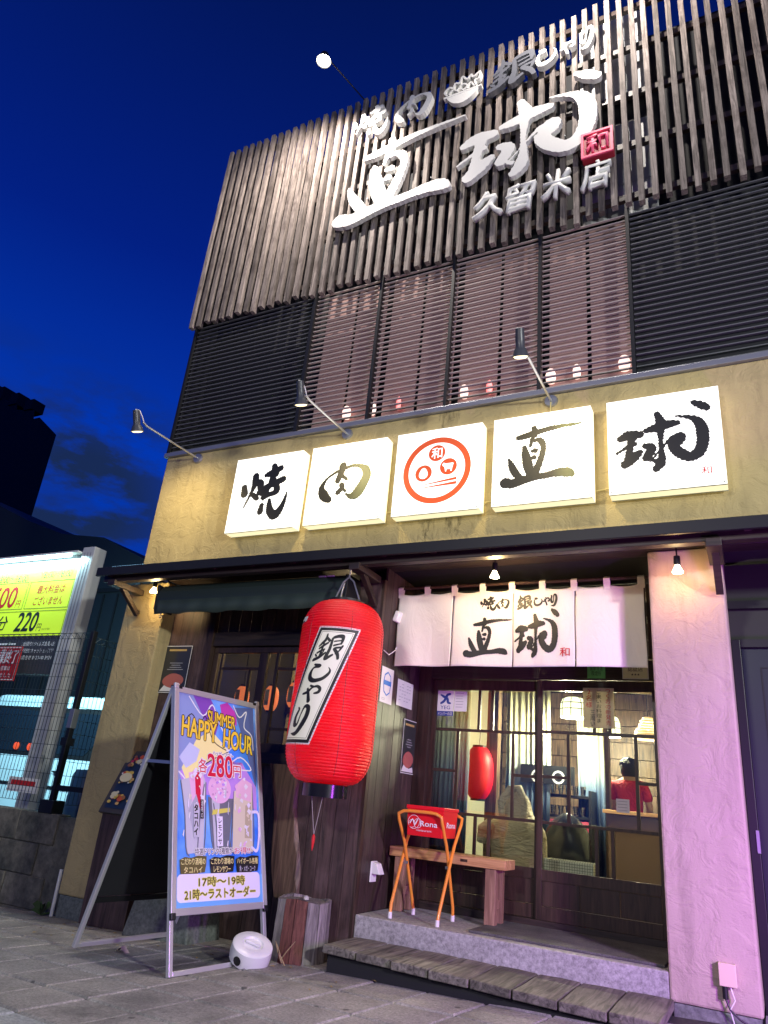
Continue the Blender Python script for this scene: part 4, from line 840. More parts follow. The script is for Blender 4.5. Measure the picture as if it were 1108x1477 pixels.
for k in range(9):
    x = -2.815 + k * .2625
    MB().add([(x - .026, cloth_y(x - .026, 2.95) - .004, 2.945), (x + .026, cloth_y(x + .026, 2.95) - .004, 2.945), (x + .026, -.018, ZR), (x - .026, -.018, ZR), (x + .024, .0, ZR + .018), (x - .024, .0, ZR + .018), (x + .024, .018, ZR), (x - .024, .018, ZR), (x + .026, .008, 2.96), (x - .026, .008, 2.96)], [(0, 1, 2, 3), (3, 2, 4, 5), (5, 4, 6, 7), (7, 6, 8, 9)]).build('loop', mcl, nr)
MB().tube([(-2.98, 0, ZR), (-.64, 0, ZR)], .014, 10).build('rod', M['frame'], nr)
cw = lambda off: (lambda p: Vector((p.x, cloth_y(p.x, p.z) - off, p.z)))
for key, box in (('yaki', (-2.045, 2.80, -1.90, 2.925)), ('niku', (-1.895, 2.815, -1.785, 2.905)), ('gin', (-1.715, 2.80, -1.585, 2.925)), ('shi', (-1.575, 2.825, -1.50, 2.90)), ('ya', (-1.495, 2.83, -1.44, 2.90)), ('ri', (-1.435, 2.82, -1.375, 2.925))):
    brush(GLY[key], box, 0, M['ink'], nr, 0, 'curtain_lettering', 90, warp=cw(.004), rough=.2, grow=.012 if key in ('yaki', 'niku') else .004)
brush(GLY['choku'], (-2.175, 2.40, -1.765, 2.74), 0, M['ink'], nr, 0, 'curtain_lettering', 130, warp=cw(.004), grow=.006); brush(GLY['kyu'], (-1.735, 2.40, -1.36, 2.80), 0, M['ink'], nr, 0, 'curtain_lettering', 130, warp=cw(.004), grow=.006)
text('和', (-1.355, 2.405, -1.275, 2.475), 0, M['red'], nr, 0, .01, warp=cw(.005), name='curtain_seal')

# ================================================================== NOTICES ON THE REVEAL WALL (facing +x)
def notice(name, y0, z0, y1, z1, mat, lbl, cat='notice', x=-2.846):
    t = empty(name, (x, (y0 + y1) / 2, (z0 + z1) / 2), (0, 0, pi / 2)); tag(t, lbl, cat); w = y1 - y0; h = z1 - z0
    MB().box((-w / 2, -.002, -h / 2), (w / 2, .001, h / 2)).build('sheet', mat, t); return t, w, h
blue = simple('sticker_blue', (.02, .16, .55), .5); grey = simple('print_grey', (.35, .36, .38), .6); navy = simple('print_navy', (.02, .05, .25), .5)
t, w, h = notice('certificate_poster', .06, 1.99, .29, 2.29, M['paper'], 'white notice with a blue hexagon mark on the porch side boards')
poly_flat([(-.06, .09), (0, .12), (.06, .09), (.075, .02), (.06, -.06), (0, -.09), (-.06, -.06), (-.075, .02)][::-1], -.0035, blue, t, 'hexagon_print'); poly_flat([(-.05, .08), (0, .105), (.05, .08), (.062, .02), (.05, -.05), (0, -.078), (-.05, -.05), (-.062, .02)][::-1], -.0045, M['paper'], t, 'hexagon_inner')
poly_flat([(-.075, 0), (.075, 0), (.075, .04), (-.075, .04)], -.0055, blue, t, 'band_print')
for z in (-.115, -.128): poly_flat([(-.09, z), (-.02, z), (-.02, z + .004), (-.09, z + .004)], -.0035, grey, t, 'text_line')
t, w, h = notice('handwritten_notice', .39, 2.01, .72, 2.24, M['paper'], 'creased white handwritten sheet right of the hexagon notice on the side boards')
for q in range(6):
    for k in range(5):
        if random.random() < .8: z = .075 - q * .028; x = -.13 + k * .052; poly_flat([(x, z), (x + random.uniform(.02, .045), z + .001), (x + .04, z + .007), (x, z + .005)], -.0035, grey, t, 'text_line')
dk = simple('poster_black', (.03, .032, .035), .35, coat=.5); meat = simple('meat_print', (.42, .12, .10), .6)
def meat_poster(t, w, h):
    frame_rect(-w / 2 + .004, -h / 2 + .004, w / 2 - .004, h / 2 - .004, .006, -.0035, M['white'], t)
    pts = [(w * .36 * cos(a) * (1 + .10 * sin(2 * a + 1)), -h * .24 + h * .15 * sin(a)) for a in [2 * pi * k / 28 for k in range(28)]]; poly_flat(pts, -.0045, meat, t, 'meat_print')
    poly_flat([(-w * .44, -h * .46), (w * .42, -h * .46), (w * .36, -h * .36), (w * .1, -h * .40), (-w * .3, -h * .34)], -.004, M['paper'], t, 'plate_print')
    for q in range(4): z = h * (.12 - .045 * q); l = w * random.uniform(.12, .3); poly_flat([(-l, z), (l, z), (l, z + .006), (-l, z + .006)], -.0045, grey, t, 'text_line')
    poly_flat([(-w * .35, h * .38), (w * .3, h * .38), (w * .3, h * .42), (-w * .35, h * .42)], -.0045, simple('gold_print', (.5, .35, .12), .5), t, 'text_line')
t, w, h = notice('meat_poster', .575, 1.45, .86, 1.92, dk, 'narrow black poster of red meat on the porch side boards beside the door'); meat_poster(t, w, h)
t = empty('meat_poster', (-5.30, .172, 2.265)); tag(t, 'dark poster of red meat on the wall left of the lattice window', 'notice'); MB().box((-.18, -.002, -.245), (.18, .002, .245)).build('sheet', dk, t); meat_poster(t, .36, .49)
# outlet on reveal wall
t = empty('outdoor_socket', (-2.846, .22, .70), (0, 0, pi / 2)); tag(t, 'white weatherproof socket cover low on the porch side boards', 'socket')
MB().box((-.05, -.012, -.09), (.05, .0, .06)).build('back_plate', M['white'], t, bevel=.004); MB().add([(-.045, -.012, .055), (.045, -.012, .055), (.045, -.012, -.03), (-.045, -.012, -.03), (-.045, -.085, -.03), (.045, -.085, -.03), (-.045, -.05, .045), (.045, -.05, .045)], [(0, 1, 7, 6), (6, 7, 5, 4), (4, 5, 2, 3), (0, 6, 4, 3), (1, 2, 5, 7)]).build('hood', M['white'], t, bevel=.004)
# intercom/camera near the noren
t = empty('wall_lamp', (-2.846, .24, 2.76), (0, 0, pi / 2)); tag(t, 'small white sensor box with a looping wire left of the white curtain', 'sensor')
MB().box((-.06, -.05, -.04), (.06, .0, .06)).build('housing', M['white'], t, bevel=.012, rot=(.3, 0, 0)); MB().tube([(.03, -.02, -.04), (.06, -.03, -.18), (.0, -.02, -.30), (-.10, -.012, -.36), (-.20, -.01, -.34)], .004, 8).build('wire', M['white'], t, smooth=True)
# stickers on the door glass and header
YG = YD - .024 - .024
def dsheet(name, x0, z0, x1, z1, y, mat, lbl):
    t = empty(name, ((x0 + x1) / 2, y, (z0 + z1) / 2)); tag(t, lbl, 'notice'); w = x1 - x0; h = z1 - z0; MB().box((-w / 2, -.0015, -h / 2), (w / 2, .0, h / 2)).build('sheet', mat, t); return t, w, h
yl = YD + .024 - .004
t, w, h = dsheet('member_sticker', -2.672, 1.995, -2.51, 2.225, yl, M['paper'], 'white and navy YEG member sticker in the corner of the left door pane')
brush([[(-.05, -.02, .012), (-.02, .0, .014), (.0, .03, .014), (.02, .07, .014), (.05, .08, .012)], [(-.055, .07, .008), (-.02, .05, .014), (.02, .03, .014), (.03, -.01, .014), (.055, -.02, .010)]], (-.055, -.01, .055, .095), -.003, navy, t, 0, 'logo_print', 60, rough=0)
text('YEG', (-.048, -.055, .048, -.022), -.003, navy, t, 0, .01); poly_flat([(-w / 2, -h / 2), (w / 2, -h / 2), (w / 2, -.072), (-w / 2, -.072)], -.003, navy, t, 'band_print'); text('メンバーの店', (-.072, -.110, .072, -.079), -.0045, M['paper'], t, 0, .01)
t, w, h = dsheet('door_sticker', -2.505, 2.04, -2.38, 2.222, yl, M['paper'], 'small white text sticker right of the YEG sticker on the glass')
for q in range(6): poly_flat([(-.045, .07 - q * .025), (.03 - .01 * (q % 3), .07 - q * .025), (.03, .075 - q * .025), (-.045, .075 - q * .025)], -.003, grey, t, 'text_line')
t, w, h = dsheet('handwritten_menu', -1.305, 1.935, -1.05, 2.265, YG, thin_paper('cream_paper', (.80, .74, .60)), 'cream handwritten sheet with red and black writing at the top of the right door')
text(['つ', 'く', 'お', 'の', '新', '発', '売'], (.055, -.14, .10, .155), -.003, M['red'], t, vertical=True); text(['ご', '来', 'い', 'お', '料', '理', 'ま'], (-.02, -.12, .025, .15), -.003, M['ink'], t, vertical=True)
text(['2', '名', '様'], (-.105, .0, -.05, .15), -.003, M['red'], t, vertical=True); text(['三', '周', 'い'], (-.07, -.15, -.03, -.02), -.003, M['ink'], t, vertical=True)
t, w, h = dsheet('green_sticker', -1.265, 2.345, -1.115, 2.47, YD - .052, simple('green_paper', (.12, .50, .14), .6), 'green square sticker on the door head below the curtain'); text('健康増進\n喫煙所', (-.055, -.04, .055, .045), -.003, M['ink'], t)
t, w, h = dsheet('framed_certificate', -.975, 2.34, -.765, 2.49, YD - .056, simple('pale_green_paper', (.66, .70, .45), .6), 'framed pale certificate on the door head beside the right pillar'); text('認証店', (-.06, -.01, .06, .035), -.003, M['ink'], t); text('★★★', (-.035, -.045, .035, -.025), -.003, M['ink'], t); frame_rect(-w / 2, -h / 2, w / 2, h / 2, .008, -.004, M['alu'], t)
t, w, h = dsheet('price_sheet', -1.06, 1.30, -.96, 1.40, YD - .02 - .008, M['paper'], 'small white sheet on the right door glass in front of the red shirt')
for q in range(4): poly_flat([(-.04, .03 - q * .022), (.035, .03 - q * .022), (.035, .034 - q * .022), (-.04, .034 - q * .022)], -.003, grey, t, 'text_line')
# box on the right pillar
t = empty('pillar_socket', (-.295, -.001, .44)); tag(t, 'cream socket box with plugged cables low on the right pillar', 'socket'); MB().box((-.048, -.05, -.055), (.048, .0, .065)).build('cover', simple('cream_plastic', (.68, .55, .42), .5), t, bevel=.004)
MB().tube([(-.02, -.03, -.055), (-.02, -.032, -.12)], .016, 12).build('plug', M['black'], t, smooth=True); MB().tube([(-.02, -.032, -.12), (.0, -.035, -.17), (.05, -.04, -.21), (.12, -.03, -.24)], .006, 8).build('cable', M['black'], t, smooth=True); MB().tube([(.01, -.03, -.055), (.03, -.035, -.12), (.0, -.035, -.17), (.02, -.02, -.26)], .004, 8).build('cable', M['white'], t, smooth=True)
# ================================================================== A-FRAME SIGN
ad = Vector((.117, .993, 0)); F1 = Vector((-3.46, -1.29, gz(-3.46)))
AW = .93
fs = empty('a_frame_sign', (F1.x, F1.y, F1.z), (0, 0, atan2(ad.y, ad.x))); tag(fs, 'tall silver a-frame sign with a blue happy hour drinks poster on the pavement', 'sandwich board')
# local: x along the width, -y towards the street side, z up
HT = 1.815; BK = .50                       # top height and how far the top sits back
tl = atan2(BK, HT); LL_ = hypot(BK, HT)
fp = empty('front_frame', (0, 0, .0), (-tl, 0, 0), fs)
al = M['alu']; alm = simple('pale_silver_frame', (.66, .66, .68), .35, .6)
def fb(par, nm, a, b, mat=alm, bev=.003): return MB().box(a, b).build(nm, mat, par, bevel=bev)
fb(fp, 'frame_post', (0, -.015, 0), (.032, .015, LL_)); fb(fp, 'frame_post', (AW - .032, -.015, 0), (AW, .015, LL_))
fb(fp, 'frame_rail', (.033, -.012, .0), (AW - .033, .012, .03)); 
PZ0 = .335; PX0, PX1 = .0, AW
fb(fp, 'poster_rail', (.02, -.030, PZ0), (AW - .02, -.016, PZ0 + .045)); fb(fp, 'poster_rail', (.02, -.030, LL_ - .045), (AW - .02, -.016, LL_))
fb(fp, 'poster_rail', (-.004, -.031, PZ0), (.040, -.0155, LL_)); fb(fp, 'poster_rail', (AW - .040, -.031, PZ0), (AW + .004, -.0155, LL_))
for x in (.015, AW - .015):
    for z in (PZ0 + .0, LL_ - .0): MB().box((x - .022, -.036, z - .022), (x + .022, -.012, z + .022)).build('corner_cap', M['black'] if z < 1 else alm, fp, bevel=.008)
bk = empty('rear_frame', (0, 2 * BK, 0), (tl, 0, 0), fs)
fb(bk, 'frame_post', (0, -.015, 0), (.032, .015, LL_)); fb(bk, 'frame_post', (AW - .032, -.015, 0), (AW, .015, LL_)); fb(bk, 'frame_rail', (.033, -.012, 0), (AW - .033, .012, .03))
fb(bk, 'back_panel', (.033, .002, .34), (AW - .033, .014, LL_ - .03), simple('black_panel', (.016, .017, .02), .4)); fb(bk, 'frame_rail', (.033, -.014, .30), (AW - .033, .0, .338), M['black'])
fb(fp, 'back_panel', (.033, -.014, PZ0 + .01), (AW - .033, .004, LL_ - .03), bpy.data.materials['black_panel'])
MB().bar((.016, .5 - BK * .36, HT * .70), (.016, 2 * BK - .5 + BK * .36, HT * .70), .012, .022).build('stay_bar', al, fs); MB().bar((AW - .016, .5 - BK * .36, HT * .70), (AW - .016, 2 * BK - .5 + BK * .36, HT * .70), .012, .022).build('stay_bar', al, fs)
mb = MB()
for x in (.01, AW - .07): mb.box((x, BK - .035, HT - .012), (x + .06, BK + .035, HT + .012))
mb.build('hinge', M['black'], fs, bevel=.004)
# poster art (front_frame local x .04 - .89, z .38 - 1.83)
ps = fp
mpost, t_, N_, L_, b_ = nodes('poster_print'); v = coords(N_, L_, rnd=False)
nb = noise(N_, L_, v, 3.0, 3, .5, 1.0); c_ = mixrgb(N_, L_, ramp2(N_, L_, nb, .35, .7), (.03, .20, .88), (.22, .50, .95))
L_.new(c_, b_.inputs['Base Color']); b_.inputs['Roughness'].default_value = .5; b_.inputs['Coat Weight'].default_value = .35; b_.inputs['Coat Roughness'].default_value = .12
bump(N_, L_, b_, noise(N_, L_, v, 4, 3, .5, 1.5), .15, .02)
Y0 = -.0165; bx('poster_sheet', (.038, Y0, .378), (AW - .038, Y0 + .0015, LL_ - .043), mpost, ps)
def sm_(name, c, r=.5): return simple(name, c, r, coat=.3)
pk = sm_('print_lilac', (.50, .28, .80)); pur = sm_('print_purple', (.22, .07, .45)); dkb = sm_('print_blue_dark', (.03, .07, .40)); yel = sm_('print_yellow', (.90, .62, .05)); yel2 = sm_('print_pale_yellow', (.92, .84, .36)); wht = sm_('print_white', (.80, .80, .85)); blk = sm_('print_black', (.01, .01, .012)); prd = sm_('print_red', (.65, .01, .05)); pnk = sm_('print_pink', (.80, .48, .74)); lil = sm_('print_pale_lilac', (.80, .76, .94)); gls = sm_('print_glass', (.55, .55, .66)); crm = sm_('print_cream', (.72, .66, .50)); lem = sm_('print_lemon', (.70, .66, .12)); brn = sm_('print_bronze', (.12, .10, .03)); sky_ = sm_('print_skyblue', (.16, .42, .85)); gld = sm_('print_grey_dark', (.16, .17, .22))
lay = [0]
def nxt(): lay[0] += 1; return Y0 - .0006 - .00004 * lay[0]
def pf(pts, mat, nm='print'):
    ar = sum(pts[i][0] * pts[(i + 1) % len(pts)][1] - pts[(i + 1) % len(pts)][0] * pts[i][1] for i in range(len(pts)))
    if ar < 0: pts = pts[::-1]
    return poly_flat(pts, nxt(), mat, ps, nm)
X = lambda u: .04 + u * .85          # poster unit -> local
Z = lambda v: .38 + v * 1.46
U = lambda pts: [(X(a), Z(b)) for a, b in pts]
pf(U([(0, .55), (0, 1), (.32, 1), (.45, .86), (.30, .72), (.12, .60)]), sm_('print_steel_blue', (.25, .32, .62)), 'colour_burst')
pf(U([(.18, 1), (.40, 1), (.52, .90), (.45, .80), (.34, .86)]), pur, 'colour_burst'); pf(U([(.52, .98), (.62, 1.0), (.74, .95), (.74, .88), (.55, .90)]), sm_('print_magenta', (.50, .05, .40)), 'colour_burst')
pf(U([(.70, .98), (.98, 1.0), (.98, .55), (.88, .72), (.80, .84)]), sm_('print_slate', (.10, .14, .36)), 'colour_burst')
pf(U([(.02, .60), (.36, .69), (.60, .63), (.80, .68), (.98, .56), (.98, .44), (.55, .50), (.10, .50)]), pk, 'colour_burst')
pf(U([(.05, .62), (.22, .77), (.40, .83), (.62, .74), (.60, .70), (.34, .66), (.12, .545)]), yel2, 'flame_print'); pf(U([(.02, .67), (.14, .75), (.26, .72), (.22, .66), (.10, .62)]), sm_('print_ice', (.55, .60, .85)), 'splash_print')
def stroke_(pts, w, mat, nm='line_print', g=0): 
    P_ = [(X(a), Z(b), w) for a, b in pts]; xs = [p[0] for p in P_]; zs = [p[1] for p in P_]
    return brush([P_], (min(xs) - w, min(zs) - w, max(xs) + w, max(zs) + w), nxt(), mat, ps, 0, nm, 70, rough=0)
stroke_([(.02, .60), (.10, .56), (.14, .50), (.30, .62), (.58, .70), (.66, .72)], .006, wht); stroke_([(.13, .99), (.30, .90), (.42, .97), (.50, .88), (.60, .80), (.62, .72)], .005, wht); stroke_([(.70, .99), (.78, .93), (.88, .97), (.84, .88), (.94, .84), (.96, .76)], .005, wht)
stroke_([(.62, .66), (.78, .71), (.92, .65), (.74, .64), (.60, .60)], .005, wht); stroke_([(.04, .82), (.16, .90), (.25, .84), (.33, .90), (.40, .80), (.47, .76), (.60, .735)], .004, blk); stroke_([(.10, .545), (.34, .655), (.62, .73)], .004, blk); stroke_([(.52, .76), (.64, .80), (.60, .73), (.76, .79), (.90, .76)], .005, wht)
# lettering
def pt(body, box, mat, bold=.02, shear=0, out=None, ow=.05, rot=0):
    b = (X(box[0]), Z(box[1]), X(box[2]), Z(box[3]))
    if any(ord(c) > 0x3000 for c in body): bold = min(bold, .012)
    if out: text(body, b, nxt(), out, ps, 0, 0, shear=shear, rot=rot, fat=.0095 if (box[3] - box[1]) > .05 else .0055)
    return text(body, b, nxt(), mat, ps, 0, bold, shear=shear, rot=rot)
pt('SUMMER', (.36, .862, .72, .93), yel, .03, out=blk, rot=-.06); pt('HAPPY', (.05, .775, .47, .875), yel, .035, out=blk, rot=-.05); pt('HOUR', (.56, .742, .95, .842), yel, .035, out=blk, rot=-.10)
pt('ハッピーアワー', (.42, .700, .68, .722), blk, .02, out=wht, ow=.06, rot=-.03)
def price():
  pt('各', (.24, .605, .34, .675), prd, .03, out=wht, ow=.09); pt('280', (.35, .592, .66, .705), prd, .035, out=wht, ow=.07); pt('円', (.67, .60, .77, .66), prd, .03, out=wht, ow=.09); pt('税込308円', (.665, .665, .79, .682), prd, .0)
# three glasses
pf(U([(.04, .56), (.30, .60), (.33, .56), (.30, .235), (.12, .225), (.09, .40)]), gls, 'glass_print'); pf(U([(.13, .60), (.30, .62), (.31, .42), (.18, .44)]), pnk, 'glass_print'); pf(U([(.20, .60), (.27, .61), (.27, .43), (.22, .44)]), prd, 'glass_print')
pf(U([(.13, .42), (.22, .50), (.28, .40), (.20, .29)]), sm_('print_silver', (.42, .43, .55)), 'glass_print'); 
pf(U([(.36, .49), (.66, .49), (.60, .235), (.42, .235)]), gld, 'glass_print'); pf(U([(.40, .48), (.50, .49), (.48, .245), (.43, .245)]), gls, 'glass_print'); pf([(X(.50) + .120 * cos(a), Z(.535) + .105 * sin(a)) for a in [2 * pi * k / 30 for k in range(30)]], pnk, 'ice_print')
rnd = random.Random(3); PEND = []
for q in range(60):
    a = rnd.uniform(0, 6.28); r = rnd.uniform(.0, .085); cx = X(.50) + r * 1.1 * cos(a); cz = Z(.535) + r * sin(a); s = rnd.uniform(.008, .02)
    pf([(cx + s * cos(b), cz + s * sin(b) * .7) for b in (rnd.uniform(0, 1), 1.8, 3.1, rnd.uniform(4, 5.5))], rnd.choice([lil, pk, pnk, pnk, wht, sm_('print_mauve', (.55, .30, .55))]), 'ice_print')
for q in range(46):
    cx, cz = rnd.choice([(X(rnd.uniform(.69, .92)), Z(rnd.uniform(.44, .60))), (X(rnd.uniform(.14, .31)), Z(rnd.uniform(.44, .62))), (X(rnd.uniform(.72, .88)), Z(rnd.uniform(.26, .46)))]); s = rnd.uniform(.008, .026); PEND.append(([(cx + s * cos(b), cz + s * sin(b)) for b in (rnd.uniform(0, 1), 1.8, 3.1, rnd.uniform(4, 5.5))], rnd.choice([lil, crm, pnk, wht])))
for P_2 in ([(.04, .56), (.09, .40), (.12, .225), (.30, .235), (.33, .56)], [(.36, .49), (.42, .235), (.60, .235), (.66, .49)], [(.68, .53), (.66, .40), (.64, .235), (.90, .235), (.92, .56)], [(.68, .50), (.80, .485), (.92, .50)], [(.23, .235), (.26, .40), (.31, .55)], [(.46, .24), (.45, .36), (.42, .46)]): stroke_(P_2, .0045, gld, 'outline_print')
pf(U([(.40, .405), (.62, .425), (.62, .445), (.41, .43)]), lem, 'lemon_print'); 
pf(U([(.68, .53), (.92, .56), (.90, .235), (.64, .235), (.66, .40)]), crm, 'glass_print'); pf(U([(.70, .56), (.80, .60), (.92, .575), (.90, .48), (.70, .50)]), sm_('print_pale_pink', (.80, .52, .68)), 'glass_print'); pf(U([(.82, .46), (.90, .48), (.89, .30), (.80, .30)]), sm_('print_tan', (.50, .44, .30)), 'glass_print')
for a_, b_2 in PEND: pf(a_, b_2, 'ice_print')
stroke_([(.91, .43), (.99, .42), (.985, .30), (.95, .24), (.89, .255)], .011, lil, 'handle_print')
for q in range(16):
    x_ = rnd.choice([rnd.uniform(.06, .30), rnd.uniform(.39, .61), rnd.uniform(.67, .89)]); z_ = rnd.uniform(.26, .56); l = rnd.uniform(.02, .07); pf(U([(x_, z_), (x_ + .012, z_ + l), (x_ + .02, z_ + l * .9), (x_ + .012, z_ - .01)]), rnd.choice([wht, lil, gls]), 'highlight_print')
pf(U([(.185, .30), (.245, .30), (.245, .455), (.185, .455)]), gls, 'can_print')
text(['タ', 'コ', 'ハ', 'イ'], (X(.19), Z(.31), X(.235), Z(.45)), nxt(), blk, ps, 0, .03, vertical=True); pf(U([(.262, .385), (.298, .385), (.298, .475), (.262, .475)]), blk, 'can_print'); text(['酒', '場', 'の'], (X(.268), Z(.39), X(.292), Z(.47)), nxt(), wht, ps, 0, .0, vertical=True)
pf(U([(.455, .26), (.525, .26), (.525, .40), (.455, .40)]), lil, 'can_print'); text(['レ', 'モ', 'ン', 'サ'], (X(.468), Z(.268), X(.512), Z(.392)), nxt(), blk, ps, 0, .01, vertical=True)
price()
pt('特選ドリンク3種類が', (.20, .222, .64, .252), blk, .02, out=wht, ow=.09, rot=.02); pt('お得!!', (.66, .226, .86, .256), prd, .03, out=wht, ow=.09, rot=.02)
for (a, l1, l2) in ((.04, 'こだわり酒場の', 'タコハイ'), (.37, 'こだわり酒場の', 'レモンサワー'), (.68, 'ハイボール各種', '角・メガ・コーク')):
    e_ = [(a + .01, .13), (a + .07, .135), (a + .14, .13), (a + .2, .142), (a + .27, .145), (a + .285, .18), (a + .29, .215), (a + .20, .218), (a + .12, .208), (a + .05, .212), (a - .005, .20), (a, .17)]
    pf(U(e_), blk if a > .1 else brn, 'brush_band_print'); pt(l1, (a + .012, .178, a + .275, .207), yel2, .02); pt(l2, (a + .04, .143, a + .24, .170), yel2 if a < .6 else gls, .02)
n = 8; cor = []
for cx, cz, a0 in ((.93, .115, 0), (.05, .115, 90), (.05, .045, 180), (.93, .045, 270)):
    for k in range(n + 1): a = radians(a0 + 90 * k / n); cor.append((X(cx) + .035 * cos(a), Z(cz) + .035 * sin(a)))
pf(U([(0, 0), (1, 0), (1, .13), (0, .13)]), sky_, 'band_print'); pf(cor, lil, 'time_panel_print')
pt('17時〜19時', (.24, .083, .78, .125), blk, .03, out=lem, ow=.05); pt('21時〜ラストオーダー', (.09, .030, .91, .074), blk, .03, out=lem, ow=.05)

# round white weight lying against the sign
t = empty('sign_weight', (-3.32, -.62, gz(-3.32) + .085), (radians(20), radians(14), radians(20))); tag(t, 'round white plastic weight tipped over the bottom rail of the a-frame sign', 'sign weight')
mwt = simple('white_plastic', (.74, .74, .76), .35, coat=.2)
MB().lathe([(.0, -.058), (.128, -.058), (.143, -.048), (.147, .0), (.143, .050), (.130, .060), (.075, .060), (.068, .050), (.055, .048), (0, .048)], n=40, caps=False).build('weight_body', mwt, t, smooth=True)
MB().bar((-.055, 0, .060), (.055, 0, .060), .024, .018).build('handle', mwt, t, bevel=.007); MB().lathe([(.0, 0), (.03, .001), (.03, .003), (0, .004)], n=18).build('screw_cap', M['black'], t, loc=(-.04, -.148, .0), rot=(pi / 2, 0, -.25))

# stump
t = empty('log_stump', (-3.19, -.19, gz(-3.19) - .005)); tag(t, 'faceted grey and red log stump standing at the foot of the dark board wall', 'log stump')
n = 14; mb = MB(); mb2 = MB(); fac = [.205, .20, .20, .192, .20, .206, .20, .196, .202, .21, .20, .195, .20, .205]; H_ = .405; vs = []
rows = 9
for j in range(rows + 1):
    for i in range(n):
        a = 2 * pi * i / n; r = fac[i] * (1 + .05 * (1 - j / rows)) * (1 + random.uniform(-.008, .008)); vs.append((r * cos(a), r * sin(a), H_ * j / rows + (.012 * sin(i * 1.3) if j == rows else 0)))
for i in range(n):
    red = i in (10, 11); q = MB()
    i2 = (i + 1) % n; g = .018
    for j in range(rows + 1):
        a, b = Vector(vs[j * n + i]), Vector(vs[j * n + i2]); a2 = a.lerp(b, g + .02 * random.random()); b2 = a.lerp(b, 1 - g - .02 * random.random()); s = 1.0 + random.uniform(0, .012) * (2.5 if red else 1)
        q.v += [tuple(Vector((a2.x * s, a2.y * s, a2.z))), tuple(Vector((b2.x * s, b2.y * s, b2.z))), tuple(Vector((b2.x * .86, b2.y * .86, b2.z))), tuple(Vector((a2.x * .86, a2.y * .86, a2.z)))]
    q.f = [(3, 2, 1, 0), tuple(4 * rows + k for k in (0, 1, 2, 3))] + [(4 * j + k, 4 * j + (k + 1) % 4, 4 * j + 4 + (k + 1) % 4, 4 * j + 4 + k) for j in range(rows) for k in range(4)]; q.m = [0] * len(q.f)
    q.build('bark_strip', M['logred'] if red else M['log'], t)
MB().lathe([(.18, 0), (.178, H_ - .012), (.10, H_ - .004), (0, H_ - .008)], n=20).build('core', M['log'], t); MB().lathe([(.0, 0), (.022, .004), (.018, .02), (.008, .03), (0, .03)], (.02, -.02, H_ - .006), 9).build('pebble', simple('pebble', (.5, .48, .46), .6), t)
for p, q_ in (((-.02, -.215, .02), (.10, -.23, .16)), ((.0, -.22, .01), (-.06, -.24, .14)), ((.06, -.26, .0), (-.05, -.23, .12))):
    o = MB().tube([Vector(p) + t.location, (Vector(p) + Vector(q_)) / 2 + t.location + Vector((0, -.01, 0)), Vector(q_) + t.location], [.005, .004, .002], 6).build('dry_twig', simple('dry_twig', (.35, .26, .14), .8)); tag(o, 'dry straw coloured twig leaning against the foot of the log stump', 'twig', 'twigs by the stump')

# stone footing seen between the legs of the sign
t = MB(); x0, x1, y0, y1 = -4.86, -4.16, -.30, .12; g0 = gz(-4.5) - .02
t.add([(x0, y0, g0), (x1, y0, g0), (x1, y1, g0), (x0, y1, g0), (x0 + .05, y0 + .03, g0 + .30), (x1 - .06, y0 + .03, g0 + .33), (x1 - .06, y1, g0 + .33), (x0 + .05, y1, g0 + .30)], [(0, 3, 2, 1), (4, 5, 6, 7), (0, 1, 5, 4), (1, 2, 6, 5), (2, 3, 7, 6), (3, 0, 4, 7)])
o = t.build('stone_block', M['stone'], None, bevel=.012); tag(o, 'grey green stone block on the ground behind the a-frame sign', 'stone block')
mleaf = simple('dry_leaf', (.28, .20, .07), .8)
for k in range(46):
    x = random.choice([random.uniform(-5.6, -3.4), random.uniform(-5.4, -2.4)]); y = random.uniform(-.75, .0) if x < -3.5 else random.uniform(-1.0, -.45); s = random.uniform(.010, .024); a = random.uniform(0, 6)
    o = MB().add([(-s, 0, 0), (0, -s * .5, .004), (s, 0, .001), (0, s * .5, .006)], [(0, 1, 2, 3)]).build('dry_leaf', mleaf, None, (x, y, gz(x) + .006), (0, 0, a)); tag(o, 'small dry leaf lying on the pavement near the wall', 'leaf', 'dry leaves scattered on the pavement')
o = MB().add([(-.05, -.02, 0), (.0, -.03, .035), (.05, -.02, .002), (.055, .02, .0), (.0, .02, .04), (-.05, .02, .0)], [(0, 1, 4, 5), (1, 2, 3, 4)]).build('crumpled_paper', simple('brown_paper', (.35, .30, .27), .8), None, (-4.28, -.86, gz(-4.28) + .004)); tag(o, 'folded scrap of brownish paper beside the rear rail of the sign', 'paper scrap')

